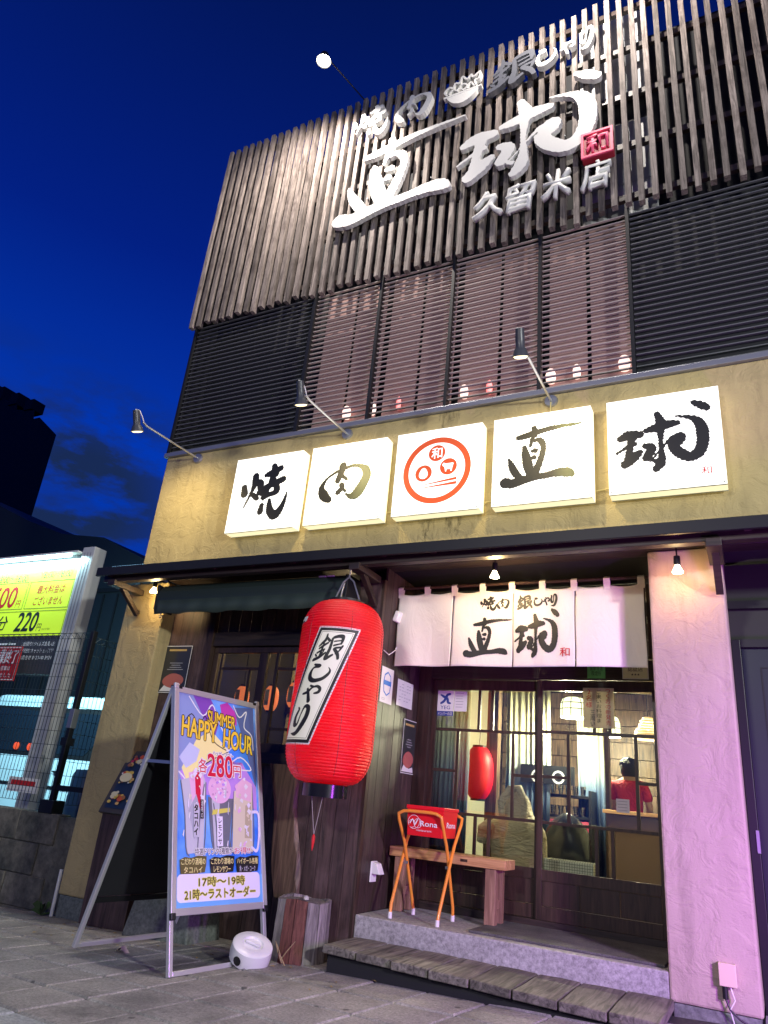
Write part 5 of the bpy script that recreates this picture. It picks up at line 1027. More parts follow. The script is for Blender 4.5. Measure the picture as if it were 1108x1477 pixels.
# menu stand behind the sign
t = empty('menu_stand', (-5.27, -.02, gz(-5.27))); tag(t, 'dark wooden menu stand with a sloping food photo board against the left pillar', 'menu stand')
MB().box((-.24, -.15, 0), (.30, .14, .90)).build('cabinet', M['board'], t, bevel=.006)
tp = empty('sloping_top', (0, -.17, .905), (radians(-24) + 0, 0, 0), t)
bx('board_frame', (-.27, -.01, 0), (.33, .025, .62), simple('dark_grey_wood', (.05, .045, .045), .6), tp, .005); bx('photo_sheet', (-.225, -.013, .045), (.28, -.011, .575), simple('photo_navy', (.02, .035, .06), .35), tp)
fcol = [(.75, .70, .45), (.60, .10, .03), (.70, .45, .15), (.80, .80, .75), (.55, .03, .08), (.35, .14, .05), (.75, .55, .10)]
fm = [simple('food_print', c, .5) for c in fcol]
for q in range(60):
    cx = rnd.choice([rnd.uniform(-.2, -.05), rnd.uniform(-.18, .24)]); cz = rnd.choice([rnd.uniform(.08, .20), rnd.uniform(.08, .20), rnd.uniform(.27, .40), rnd.uniform(.46, .55)]); r = rnd.uniform(.012, .035)
    poly_flat([(cx + r * cos(b), cz + r * .7 * sin(b) * rnd.uniform(.8, 1.1)) for b in [2 * pi * k / 9 for k in range(9)]], -.0135 - .0003 * q, rnd.choice(fm), tp, 'food_print')
poly_flat(disc_pts(-.13, .335, .075, 24, .045), -.033, fm[0], tp, 'bowl_print')

# ================================================================== BENCH
t = empty('wooden_bench', (0, 0, 0)); tag(t, 'plain light wooden bench on the porch in front of the left door leaf', 'bench')
MB().box((-2.83, .46, .80), (-1.83, .585, .872)).build('seat_plank', M['bench'], t, bevel=.005); MB().box((-2.83, .59, .80), (-1.83, .715, .872)).build('seat_plank', M['bench'], t, bevel=.005)
for x in (-2.78, -1.995):
    for y in (.475, .635): MB().box((x, y, .402), (x + .085, y + .07, .798)).build('leg', M['benchleg'], t, bevel=.004)
    MB().box((x + .02, .5465, .52), (x + .07, .6335, .58)).build('cross_rail', M['benchleg'], t)
MB().box((-2.2, .459, .825), (-2.14, .4625, .845)).build('knot', M['frame'], t)

# ================================================================== FOLDING TRAY STAND WITH RED BOX
t = empty('folding_stand', (0, 0, 0)); tag(t, 'orange tubular folding stand on the porch in front of the bench', 'folding stand')
def uframe(yt, yb, x0, x1, mat=M['orange']):
    zt = 1.155; P = []
    def leg(x, s): return [(x, yb, .43), (x - s * .005, yb + (yt - yb) * .05, .50), (x - s * .012, yb + (yt - yb) * .62, .93), (x - s * .016, yt - (yt - yb) * .05, 1.09)]
    L_ = leg(x0, 1); R_ = leg(x1, -1)
    path = L_ + [(x0 - .014, yt, 1.135), (x0 + .03, yt, zt), (x0 + .08, yt, zt + .004), (x1 - .08, yt, zt + .004), (x1 - .03, yt, zt), (x1 + .014, yt, 1.135)] + R_[::-1]
    MB().tube(path, .0125, 12).build('tube_frame', mat, t, smooth=True)
    for x in (x0, x1): MB().tube([(x, yb, .402), (x, yb, .445)], .016, 12).build('foot_cap', M['rubber'], t, smooth=True)
uframe(.08, .455, -2.575, -2.24); uframe(.46, .085, -2.60, -2.215)
MB().bar((-2.60, .27, .78), (-2.57, .27, .78), .02).build('pivot', M['steel'], t); MB().bar((-2.245, .27, .78), (-2.21, .27, .78), .02).build('pivot', M['steel'], t)
t = empty('red_box', (-2.385, .27, 0)); tag(t, 'bright red plastic box with white lettering hanging in the orange folding stand', 'box')
mb = MB(); a0, a1, b0, b1 = -.150, .160, -.155, .155; z0_, z1_ = .985, 1.20
mb.add([(a0 + .01, b0 + .01, z0_), (a1 - .01, b0 + .01, z0_), (a1 - .01, b1 - .01, z0_), (a0 + .01, b1 - .01, z0_), (a0, b0, z1_), (a1, b0, z1_), (a1, b1, z1_), (a0, b1, z1_), (a0 + .012, b0 + .012, z1_), (a1 - .012, b0 + .012, z1_), (a1 - .012, b1 - .012, z1_), (a0 + .012, b1 - .012, z1_), (a0 + .02, b0 + .02, z0_ + .02), (a1 - .02, b0 + .02, z0_ + .02), (a1 - .02, b1 - .02, z0_ + .02), (a0 + .02, b1 - .02, z0_ + .02)],
       [(3, 2, 1, 0), (0, 1, 5, 4), (1, 2, 6, 5), (2, 3, 7, 6), (3, 0, 4, 7), (4, 5, 9, 8), (5, 6, 10, 9), (6, 7, 11, 10), (7, 4, 8, 11), (8, 9, 13, 12), (9, 10, 14, 13), (10, 11, 15, 14), (11, 8, 12, 15), (12, 13, 14, 15)])
mb.build('box_body', M['boxred'], t, bevel=.003)
bx('lid', (a0 - .006, b0 - .006, 1.178), (a1 + .006, b1 + .006, 1.204), M['boxred'], t, .004); mb = MB(); mb.box((a0 - .003, b0 - .003, 1.155), (a1 + .003, b1 + .003, 1.160)); mb.build('rib_line', M['boxred'], t)
for rr in ((-.085, 1.083, .05), (-.05, 1.075, .035), (-.10, 1.07, .03)): ring(rr[0], rr[1], rr[2] - .003, rr[2], b0 - .002, wht, t, 'ring_print', 28)
text('Rona', (-.03, 1.058, .115, 1.095), b0 - .003, wht, t, 0, .03); text('restaurant', (-.06, 1.02, .07, 1.032), b0 - .003, wht, t); brush([[(-.11, 1.07, .004), (-.09, 1.10, .004), (-.07, 1.06, .004), (-.05, 1.10, .004)]], (-.12, 1.06, -.05, 1.105), b0 - .0035, wht, t, 0, 'swirl_print', 40, rough=0)
s_ = empty('side_print', (a1 - .002, 0, 0), (0, 0, pi / 2), t); text('Rona', (-.09, 1.06, .09, 1.10), -.008, wht, s_, 0, .03)

# ================================================================== INTERIOR
bx('interior_floor', (-5.8, .62, .30), (XR - .1, 7.5, .38), M['framex'], bld); bx('interior_ceiling', (-5.8, .96, 3.25), (XR - .1, 7.5, 3.30), M['plaster'], bld)
bx('interior_back_wall', (-5.8, 6.2, .38), (XR - .1, 6.26, 3.25), M['board'], bld); bx('partition', (-5.8, 3.0, .38), (-3.63, 3.05, 3.25), M['plaster'], bld); bx('wall_rail', (-5.8, 2.96, 2.2), (-3.63, 2.998, 2.32), M['frame'], bld); bx('partition', (-3.62, .94, .38), (-3.56, 6.2, 3.25), M['plaster'], bld)
bx('partition', (-.42, 1.2, .38), (-.36, 5.0, 3.25), M['plaster'], bld)
for i in range(6): MB().bar((-5.7, 1.5 + i * .8, 3.10), (XR - .2, 1.5 + i * .8, 3.10), .10, .14).build('ceiling_beam', M['framex'], bld)
MB().bar((-2.9, 2.9, 2.72), (-.5, 2.2, 2.45), .05, .09).build('slanted_rail', M['frame'], bld)
for (x, y) in ((-2.52, 2.1), (-1.62, 3.4), (-1.02, 4.2)): bx('interior_post', (x - .06, y, .38), (x + .06, y + .12, 3.0), M['live'], bld)
for k in range(11): bx('plank_cladding', (-3.4, 5.2, .5 + k * .22), (-.9, 5.24, .71 + k * .22), M['live'], bld)
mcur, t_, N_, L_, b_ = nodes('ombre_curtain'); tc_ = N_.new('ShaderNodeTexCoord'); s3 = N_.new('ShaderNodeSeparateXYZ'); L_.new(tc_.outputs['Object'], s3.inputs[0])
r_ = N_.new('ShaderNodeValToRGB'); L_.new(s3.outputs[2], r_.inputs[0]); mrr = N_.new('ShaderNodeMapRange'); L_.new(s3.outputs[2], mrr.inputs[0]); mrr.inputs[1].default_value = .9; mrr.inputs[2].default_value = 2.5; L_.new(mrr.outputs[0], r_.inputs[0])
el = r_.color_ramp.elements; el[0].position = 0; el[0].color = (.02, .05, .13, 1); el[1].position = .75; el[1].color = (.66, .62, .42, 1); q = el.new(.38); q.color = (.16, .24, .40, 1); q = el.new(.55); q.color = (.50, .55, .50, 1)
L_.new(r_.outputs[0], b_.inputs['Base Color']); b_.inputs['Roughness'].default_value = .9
def curtain(x0, x1, y, z0, z1, lbl, folds=9):
    n = folds * 8; vs = []
    for i in range(n + 1):
        u = i / n; x = x0 + (x1 - x0) * u; yy = y + .016 * sin(u * folds * 2 * pi + 1.3 * sin(u * 9)) + .010 * sin(u * folds * 5.1)
        for z in (z0, (z0 + z1) / 2, z1): vs.append((x + .01 * sin(z * 5), yy * 1.0, z))
    o = MB().add(vs, [(3 * i + k, 3 * i + 3 + k, 3 * i + 4 + k, 3 * i + 1 + k) for i in range(n) for k in (0, 1)]).build('ombre_curtain', mcur, None, smooth=True); s = o.modifiers.new('s', 'SOLIDIFY'); s.thickness = .004; tag(o, lbl, 'curtain'); return o
curtain(-2.80, -2.42, 1.12, .60, 2.55, 'cream to blue curtain just behind the left pane of the door'); curtain(-2.46, -1.98, 2.4, .9, 2.50, 'pale yellow to blue curtain hanging behind the centre of the left door leaf', 8); curtain(-1.78, -1.50, 2.8, .7, 2.40, 'cream to blue curtain behind the middle of the right door leaf', 6)
mpen = emis('paper_pendant', (1.0, .93, .58), 2.4)
def pendant(x, y, z, r, h, lbl):
    t = empty('paper_pendant_lamp', (x, y, z)); tag(t, lbl, 'pendant lamp', 'round pendant lamps inside')
    pr = [(r * .55, h / 2), (r * .82, h * .42), (r * .97, h * .2), (r, -.1 * h), (r, -h / 2)]; MB().lathe(pr + [(0, -h / 2)], n=28, caps=False).build('shade', mpen, t, smooth=True)
    for k in range(8):
        a = 2 * pi * k / 8; MB().tube([((q[0] + .003) * cos(a), (q[0] + .003) * sin(a), q[1]) for q in pr], .004, 5).build('shade_rib', M['frame'], t)
    for q in (pr[3], pr[2]): MB().lathe([(q[0] + .002, q[1] - .004), (q[0] + .007, q[1]), (q[0] + .002, q[1] + .004)], n=28, caps=False).build('shade_ring', M['frame'], t)
    MB().tube([(0, 0, h / 2), (0, 0, 3.24 - z)], .005, 6).build('cord', M['black'], t)
    lamp('pendant_light', 'POINT', (x, y, z - h / 2 - .08), (1.0, .90, .60), 190, .1)
pendant(-1.66, 2.1, 2.27, .135, .20, 'glowing ribbed paper pendant lamp seen at the top of the right door leaf'); pendant(-1.73, 4.3, 2.36, .17, .26, 'second glowing paper pendant lamp farther inside behind the handwritten sheet')
t = empty('wicker_pendant_lamp', (-.925, 1.9, 2.08)); tag(t, 'amber wicker pendant lamp near the right edge of the door glass', 'pendant lamp'); mwk = emis('wicker_glow', (1.0, .52, .14), 1.1)
for i in range(8):
    z = -.10 + i * .026; r = [.13, .125, .115, .10, .08, .07, .06, .04][i]; MB().tube([(r * cos(2 * pi * k / 20), r * sin(2 * pi * k / 20), z) for k in range(21)], .011, 6, caps=False).build('wicker_ring', mwk, t)
MB().lathe([(0, -.03), (.035, -.01), (.04, .02), (.02, .06), (0, .07)], n=14).build('bulb', emis('wicker_bulb', (1, .7, .3), 12), t); MB().tube([(0, 0, .08), (0, 0, 1.15)], .004, 6).build('cord', M['black'], t)
lamp('wicker_light', 'POINT', (-.925, 1.9, 1.93), (1, .62, .25), 8, .05); lamp('left_room_light', 'POINT', (-4.3, 2.4, 2.9), (1, .75, .45), 90, .2)
def small_lantern(x, y, z, r, h, lbl, em=1.0, grp='small red lanterns inside'):
    t = empty('small_paper_lantern', (x, y, z)); tag(t, lbl, 'lantern', grp); pr = []
    for i in range(25):
        u = i / 24; rr = r * (1 - abs(2 * u - 1) ** 3 * .5) + (.003 if i % 2 else 0); pr.append((rr, -h / 2 + h * u))
    MB().lathe(pr, n=24, caps=False).build('shade', simple('small_lantern_red', (.6, .005, .02), .5, emit=(1, .01, .03), es=em) if em < .9 else simple('small_lantern_orange', (.7, .15, .05), .5, emit=(1, .28, .10), es=em), t, smooth=True)
    for s in (-1, 1): MB().lathe([(r * .5, s * (h / 2)), (r * .5, s * (h / 2 + .02)), (0, s * (h / 2 + .02))], n=16, caps=False).build('ring', M['black'], t)
    MB().tube([(0, 0, h / 2), (0, 0, 3.2 - z)], .004, 5).build('cord', M['black'], t)
    if em > .9: MB().add([(-.028, -r - .006, -h * .32), (.028, -r - .006, -h * .32), (.028, -r - .006, h * .32), (-.028, -r - .006, h * .32)], [(0, 1, 2, 3)]).build('label', M['paper'], t)
    return t
small_lantern(-2.62, 2.0, 1.57, .15, .50, 'red lantern glowing behind the left door leaf', .10)
for x, z, l in ((-5.12, 2.02, 'small orange lantern in the left window behind the top of the sign'), (-4.72, 2.03, 'small half hidden orange lantern beside the window stile'), (-4.42, 2.07, 'small orange lantern in the window nearest the big red lantern')): small_lantern(x, 1.1, z + .10, .08, .26, l, 1.0)
# coat, dark sign, shelf, bag, basket, counter
t = empty('hanging_coat', (-2.02, 1.42, 0)); tag(t, 'beige padded coat bundled over a chair behind the door glass', 'coat')
mco, t_, N_, L_, b_ = nodes('beige_padding'); setcol(b_, (.46, .38, .26)); b_.inputs['Roughness'].default_value = .6; bump(N_, L_, b_, noise(N_, L_, coords(N_, L_, (1, 1, 3), rnd=False), 6, 4, .6, 2), .9, .04)
pr = [(.02, 1.42), (.10, 1.36), (.13, 1.26), (.15, 1.19), (.24, 1.15), (.27, 1.05), (.25, .90), (.26, .75), (.24, .62)]
mb = MB(); n = 24; vs = []
for i, (r, z) in enumerate(pr):
    for k in range(n): a = 2 * pi * k / n; w = 1 + .10 * sin(3 * a + z * 9) + .05 * sin(7 * a + z * 20); vs.append((r * w * cos(a), r * .6 * w * sin(a), z))
mb.add(vs, [(i * n + (k + 1) % n, i * n + k, (i + 1) * n + k, (i + 1) * n + (k + 1) % n) for i in range(len(pr) - 1) for k in range(n)]); mb.build('coat_body', mco, t, smooth=True, sub=1)
MB().tube([(-.10, -.17, 1.18), (-.12, -.15, 1.30), (-.05, -.10, 1.42), (.03, -.10, 1.43), (.10, -.14, 1.32), (.10, -.17, 1.18)], [.03, .035, .035, .035, .035, .03], 10).build('hood_rim', mco, t, smooth=True)
MB().tube([(-.22, -.08, 1.12), (-.29, -.10, 1.06), (-.31, -.08, .95)], [.05, .06, .05], 10).build('sleeve', mco, t, smooth=True)
t = empty('dark_canopy', (-2.02, 2.35, 1.62)); tag(t, 'black board with two pale ring marks behind the centre of the door', 'board'); bx('board', (-.26, 0, -.09), (.30, .04, .09), M['black'], t)
for x in (-.08, .14): ring(x, -.02, .045, .065, -.003, gls, t, 'ring_print', 24)
t = empty('glass_shelf', (-1.95, 2.5, 0)); tag(t, 'dark shelf unit with stacked glasses and a pink printed band behind the door', 'shelf')
for z in (.70, 1.02, 1.22, 1.42): bx('shelf_board', (-.25, 0, z), (.34, .30, z + .025), M['black'], t)
bx('shelf_side', (-.275, 0, .4), (-.252, .30, 1.5), M['black'], t); bx('shelf_side', (.342, 0, .4), (.365, .30, 1.5), M['black'], t); bx('band', (-.25, -.012, 1.06), (.34, -.002, 1.20), simple('pink_band', (.45, .06, .12), .5), t)
for x in (-.15, -.03, .09, .21): ring(x, 1.13, .03, .045, -.014, wht, t, 'ring_print', 20)
mtm = glass('tumbler_glass', (.92, .94, .95), 1.2)
for k in range(14):
    x = -1.95 - .20 + (k % 7) * .078; z = 1.247 if k < 7 else 1.447; o = MB().lathe([(.022, 0), (.030, .09), (.027, .09), (.02, .005)], n=14, caps=False).build('drinking_glass', mtm, None, (x, 2.6, z), smooth=True); tag(o, 'clear drinking glass on the %s board of the dark shelf behind the door' % ('third' if k < 7 else 'top'), 'glass', 'glasses on the dark shelf')
t = MB(); n = 18; vs = []; pr = [(.0, .62), (.18, .62), (.24, .75), (.22, .92), (.15, 1.04), (.05, 1.12), (.0, 1.13)]
for r, z in pr:
    for k in range(n): a = 2 * pi * k / n; w = 1 + .14 * sin(4 * a + z * 14); vs.append((r * w * cos(a), r * .6 * w * sin(a), z))
t.add(vs, [(i * n + k, i * n + (k + 1) % n, (i + 1) * n + (k + 1) % n, (i + 1) * n + k) for i in range(len(pr) - 1) for k in range(n)]); o = t.build('black_bag', simple('black_plastic_bag', (.02, .022, .025), .25), None, (-1.66, 1.78, .14), smooth=True, sub=1); tag(o, 'black plastic bag slumped above the checked basket behind the right door leaf', 'bag')
t = empty('checked_basket', (-1.56, 1.45, .71)); tag(t, 'white checked fabric basket on the floor behind the right door leaf', 'basket')
mck, t_, N_, L_, b_ = nodes('grid_fabric'); br = N_.new('ShaderNodeTexBrick'); br.offset = 0; br.inputs['Scale'].default_value = 28; br.inputs['Color1'].default_value = (.62, .60, .52, 1); br.inputs['Color2'].default_value = (.60, .58, .50, 1); br.inputs['Mortar'].default_value = (.10, .10, .09, 1); br.inputs['Mortar Size'].default_value = .05; br.inputs['Brick Width'].default_value = .6; br.inputs['Row Height'].default_value = .6
mpp = N_.new('ShaderNodeMapping'); mpp.inputs['Rotation'].default_value = (pi / 2, 0, 0); tcc = N_.new('ShaderNodeTexCoord'); L_.new(tcc.outputs['Object'], mpp.inputs[0]); L_.new(mpp.outputs[0], br.inputs['Vector']); L_.new(br.outputs[0], b_.inputs['Base Color'])
for a, b in (((-.20, -.12, 0), (.22, -.11, .17)), ((-.20, .11, 0), (.22, .12, .17)), ((-.20, -.109, 0), (-.19, .109, .17)), ((.21, -.109, 0), (.22, .109, .17)), ((-.19, -.109, 0), (.21, .109, .01))): MB().box(a, b).build('fabric_side', mck, t)
bx('stool', (-1.78, 1.30, .38), (-1.33, 1.60, .705), M['board'], None); o = bpy.data.objects['stool']; tag(o, 'low dark box under the checked basket', 'box')
t = empty('service_counter', (0, 0, 0)); tag(t, 'brown counter with a light wooden top in front of the person in red', 'counter')
MB().box((-1.42, 2.22, 1.30), (-.43, 2.62, 1.335)).build('counter_top', M['bench'], t, bevel=.004); bx('counter_front', (-1.38, 2.26, .38), (-.43, 2.58, 1.298), simple('brown_laminate', (.13, .075, .045), .35), t)
for k in range(3): o = MB().lathe([(.03, 0), (.04, .06), (.036, .06), (0, .01)], n=14, caps=False).build('small_bowl', M['black'], None, (-.75 + .12 * k, 2.42, 1.337), smooth=True); tag(o, ('left', 'middle', 'right')[k] + ' small black bowl of the row on the light wooden counter top', 'bowl', 'bowls on the counter')
bx('kitchen_hatch', (-1.05, 3.9, 1.3), (-.45, 3.95, 2.6), simple('kitchen_tile', (.62, .62, .50), .4), bld)

# person in red, seen from behind
def skin_body(name, verts, edges, radii, mat, parent=None, root=0, sub=2):
    me = bpy.data.meshes.new(name); me.from_pydata(verts, edges, []); o = bpy.data.objects.new(name, me); col.objects.link(o)
    if parent: o.parent = parent
    me.materials.append(mat); sk = o.modifiers.new('skin', 'SKIN'); sk.use_smooth_shade = True; s = o.modifiers.new('sub', 'SUBSURF'); s.levels = sub; s.render_levels = sub
    for i, r in enumerate(radii): me.skin_vertices[0].data[i].radius = r if isinstance(r, tuple) else (r, r)
    me.skin_vertices[0].data[root].use_root = True; return o
pe = empty('person', (-1.46, 4.2, .38)); pe.scale = (.94, .94, .94); tag(pe, 'person with short black hair and a red shirt standing with their back to the door', 'person')
V = [(0, 0, .86), (0, 0, 1.05), (0, 0, 1.22), (0, 0, 1.38), (0, .0, 1.46), (0, .01, 1.54), (0, .015, 1.62), (-.17, 0, 1.36), (-.24, .03, 1.10), (-.16, .26, .98), (.17, 0, 1.36), (.24, .03, 1.10), (.16, .26, .98), (-.09, 0, .78), (-.10, .0, .44), (-.10, .02, .07), (-.10, -.08, .03), (.09, 0, .78), (.10, 0, .44), (.10, .02, .07), (.10, -.08, .03), (-.13, .33, .96), (.13, .33, .96)]
E_ = [(0, 1), (1, 2), (2, 3), (3, 4), (4, 5), (5, 6), (3, 7), (7, 8), (8, 9), (9, 21), (3, 10), (10, 11), (11, 12), (12, 22), (0, 13), (13, 14), (14, 15), (15, 16), (0, 17), (17, 18), (18, 19), (19, 20)]
Rr = [(.15, .11), (.14, .10), (.16, .11), (.15, .10), (.055, .055), (.085, .09), (.075, .09), .06, .045, .035, .06, .045, .035, .085, .06, .045, .04, .085, .06, .045, .04, .03, .03]
skin_body('body', V, E_, Rr, M['skin'], pe)
shv = [(0, 0, .80), (0, 0, 1.05), (0, 0, 1.22), (0, 0, 1.38), (0, 0, 1.43), (-.17, 0, 1.36), (-.235, .02, 1.16), (.17, 0, 1.36), (.235, .02, 1.16)]
skin_body('red_shirt', shv, [(0, 1), (1, 2), (2, 3), (3, 4), (3, 5), (5, 6), (3, 7), (7, 8)], [(.175, .13), (.165, .12), (.18, .13), (.17, .12), .07, .08, .065, .08, .065], simple('red_cotton', (.50, .02, .03), .8), pe)
_t = bpy.data.materials['red_cotton'].node_tree; bump(_t.nodes, _t.links, _t.nodes['Principled BSDF'], noise(_t.nodes, _t.links, coords(_t.nodes, _t.links, (1, 1, .5)), 9, 4, .6, 2), 1.0, .05)
for q_ in range(26):
    a_ = random.uniform(0, 6.28); r_2 = random.uniform(.05, .11); MB().lathe([(0, -.03), (.014, -.015), (.012, .01), (0, .035)], n=6).build('hair_tuft', M['hair'], pe, (r_2 * cos(a_), -.012 + r_2 * sin(a_), 1.585 + (.125 ** 2 - r_2 ** 2) ** .5 * random.uniform(.6, 1)), (random.uniform(-1, 1), random.uniform(-1, 1), 0))
MB().lathe([(0, .125), (.06, .115), (.10, .07), (.115, .0), (.105, -.07), (.08, -.115), (.0, -.12)], (0, -.012, 1.585), 20).build('hair', M['hair'], pe, smooth=True)
skin_body('trousers', [(0, 0, .92), (0, 0, .80), (-.09, 0, .76), (-.10, 0, .44), (-.10, .02, .08), (.09, 0, .76), (.10, 0, .44), (.10, .02, .08)], [(0, 1), (1, 2), (2, 3), (3, 4), (1, 5), (5, 6), (6, 7)], [(.165, .125), (.165, .125), .10, .075, .065, .10, .075, .065], M['black'], pe, 0, 1)
# ================================================================== LEFT: BLOCK WALL, FENCE, PARKING SIGN, VAN
bwall = empty('block_wall', (0, 0, 0)); tag(bwall, 'low stained concrete block wall left of the restaurant under the mesh fence', 'wall')
bm_ = MB().box((.003, 0, .003), (.577, .16, .287)).mesh('block'); bm_.materials.append(M['block'])
for j in range(3):
    for i in range(7):
        x = -6.10 - .58 * (i + 1) + (.0 if j % 2 else .20) + .1; 
        if x + .58 > -6.03: continue
        o = inst(bm_, 'block', bwall, (x, .10 + random.uniform(-.004, .004), -.09 + j * .29)); q = o.modifiers.new('b', 'BEVEL'); q.width = .008; q.segments = 1
bx('wall_core', (-10.1, .12, -.4), (-6.12, .25, .76), M['block'], bwall)
fm_ = simple('dark_fence_wire', (.05, .07, .07), .45, .5)
fe = empty('mesh_fence', (0, 0, 0)); tag(fe, 'dark green welded mesh fence standing on the low block wall', 'fence')
def fence_run(p, q, z0, z1, corner=False):
    p = Vector(p); q = Vector(q); L = (q - p).length; d = (q - p).normalized(); nn_ = Vector((d.y, -d.x)); mb = MB(); n = int(L / .055)
    for i in range(n + 1):
        c = p + d * i * L / n; mb.bar((c.x, c.y, z0), (c.x, c.y, z1), .0042, .0042)
    mb.build('vertical_wires', fm_, fe)['kind'] = 'stuff'
    for k in range(13):
        z = z0 + (z1 - z0) * k / 12; MB().bar((p.x, p.y - .003, z), (q.x, q.y - .003, z), .005, .005).build('horizontal_wire', fm_, fe)
    mb = MB(); z = z1
    for i in range(int(L / .10)):
        a = p + d * i * .10; b = a + d * .05; c = a + d * .10
        mb.bar((a.x, a.y, z), (b.x + nn_.x * .03, b.y + nn_.y * .03, z + .06), .005); mb.bar((b.x + nn_.x * .03, b.y + nn_.y * .03, z + .06), (c.x, c.y, z), .005)
    mb.bar((p.x, p.y, z + .065), (q.x, q.y, z + .065), .006, .006); mb.build('zigzag_top', fm_, fe)['kind'] = 'stuff'
fence_run((-9.6, .16), (-6.62, .16), .86, 2.60); fence_run((-6.58, .18), (-6.58, 2.4), .86, 2.55)
bx('fence_post', (-6.63, .13, .78), (-6.575, .19, 2.68), M['black'], fe, .004); bx('fence_post', (-8.65, .18, .78), (-8.60, .23, 2.66), M['black'], fe)
bx('post_clamp', (-6.637, .122, 1.62), (-6.568, .198, 1.82), M['steel'], fe, .003); bx('post_clamp', (-6.65, .11, 1.44), (-6.555, .21, 1.52), M['black'], fe, .003); bx('base_clamp', (-6.70, .09, .772), (-6.50, .24, .90), M['black'], fe, .006)
bx('low_rail', (-6.57, .14, 1.0), (-6.05, .17, 1.05), M['black'], fe)

pk_ = empty('parking_price_sign', (0, .8, 0)); tag(pk_, 'yellow green lit parking price board on a broad silver post behind the fence', 'parking sign')
bx('post', (-7.86, -.10, -.2), (-7.63, .10, 3.98), simple('pale_grey_post', (.50, .52, .52), .45), pk_, .01)
for zg in (-7.80, -7.745, -7.69): bx('post_groove', (zg - .004, -.1035, -.2), (zg + .004, -.1005, 3.9), M['steel'], pk_)
bx('board_case', (-10.6, -.04, 2.30), (-7.863, .08, 3.97), simple('sign_case', (.05, .05, .06), .5), pk_)
ygm = simple('lit_yellow_green', (.50, .68, .03), .5, emit=(.52, .80, .02), es=.62); bx('price_face', (-10.5, -.046, 2.80), (-7.90, -.041, 3.74), ygm, pk_)
bx('tube_light', (-10.5, -.13, 3.86), (-8.05, -.09, 3.90), emis('fluorescent_tube', (.55, .95, 1.0), 9), pk_, .01); bx('lamp_hood', (-10.55, -.14, 3.905), (-7.90, -.02, 3.93), M['white'], pk_); bx('white_strip', (-10.5, -.046, 3.742), (-7.90, -.0415, 3.85), simple('lit_white_strip', (.8, .85, .85), .5, emit=(.7, .95, 1), es=.9), pk_)
lamp('tube_glow', 'AREA', (-9.0, .62, 3.84), (.55, .92, 1.0), 40, (2.4, .05), (0, .25, -1))
rp = simple('sign_red_print', (.55, .02, .02), .5); bp = simple('sign_black_print', (.01, .02, .02), .5)
YY = -.048
def kx(body, a, b, c, d_, mat, bold=.0, sh=.1): return text(body, (a, b, c, d_), YY, mat, pk_, 0, bold, shear=sh)
kx('18:00〜8:00', -8.62, 3.60, -8.02, 3.70, bp, .01); kx('8:00〜18:00', -9.50, 3.57, -8.90, 3.67, bp, .01)
kx('最大料金は', -8.62, 3.38, -8.08, 3.50, rp, .02); kx('ございません', -8.64, 3.22, -8.06, 3.34, rp, .02); kx('500', -9.55, 3.20, -9.02, 3.50, rp, .04); kx('円', -9.0, 3.20, -8.90, 3.30, rp, .01)
kx('220', -8.88, 2.86, -8.44, 3.12, bp, .05, .2); kx('円', -8.43, 2.86, -8.34, 2.96, bp, .01); kx('(60分毎)', -8.32, 2.87, -8.16, 2.90, bp); kx('60分', -9.5, 2.88, -9.05, 3.08, bp, .02)
for r in ((-8.80, 3.17, -7.93, 3.56), (-9.60, 3.17, -8.84, 3.56), (-10.4, 2.82, -7.93, 3.14)): frame_rect(*r, .008, YY, bp, pk_, 'line_print')
wt_ = simple('sign_white_print', (.75, .75, .75), .5, emit=(.7, .8, .9), es=.15)
for q, s in enumerate(('30日限り! タイムズ会員入会', '領収書はキャッシュレスで', 'お問合せ 0120-00-3924')): kx(s, -8.62 - .0, 2.66 - q * .09, -7.98, 2.72 - q * .09, wt_)
for q in range(3): poly_flat([(-10, 2.68 - q * .09), (-8.75, 2.68 - q * .09), (-8.75, 2.70 - q * .09), (-10, 2.70 - q * .09)], YY, wt_, pk_, 'text_line')
rs = empty('closed_notice_board', (-8.62, .60, 2.42)); tag(rs, 'red board with white closing notice hung below the parking price board', 'notice'); bx('plate', (-.34, 0, -.24), (.24, .015, .20), rp, rs, .004)
text('営業終了', (-.28, -.02, .20, .16), -.003, wt_, rs, 0, .03, shear=.1); text('本日の営業は', (-.28, -.11, .12, -.05), -.003, wt_, rs); text('終了しました', (-.28, -.20, .16, -.14), -.003, wt_, rs); frame_rect(-.33, -.23, .23, .19, .01, -.003, wt_, rs)
MB().bar((-.2, .04, .2), (-.2, .14, .3), .01).build('hook', M['black'], rs)
o = bx('notice_sheet', (-7.55, .30, .93), (-7.05, .31, 1.08), M['paper'], None); tag(o, 'pale sheet with a red printed line tied low behind the fence', 'notice'); poly_flat([(-7.50, 1.0), (-7.10, 1.0), (-7.10, 1.05), (-7.50, 1.05)], .298, rp, o, 'red_line').location = (0, 0, 0)

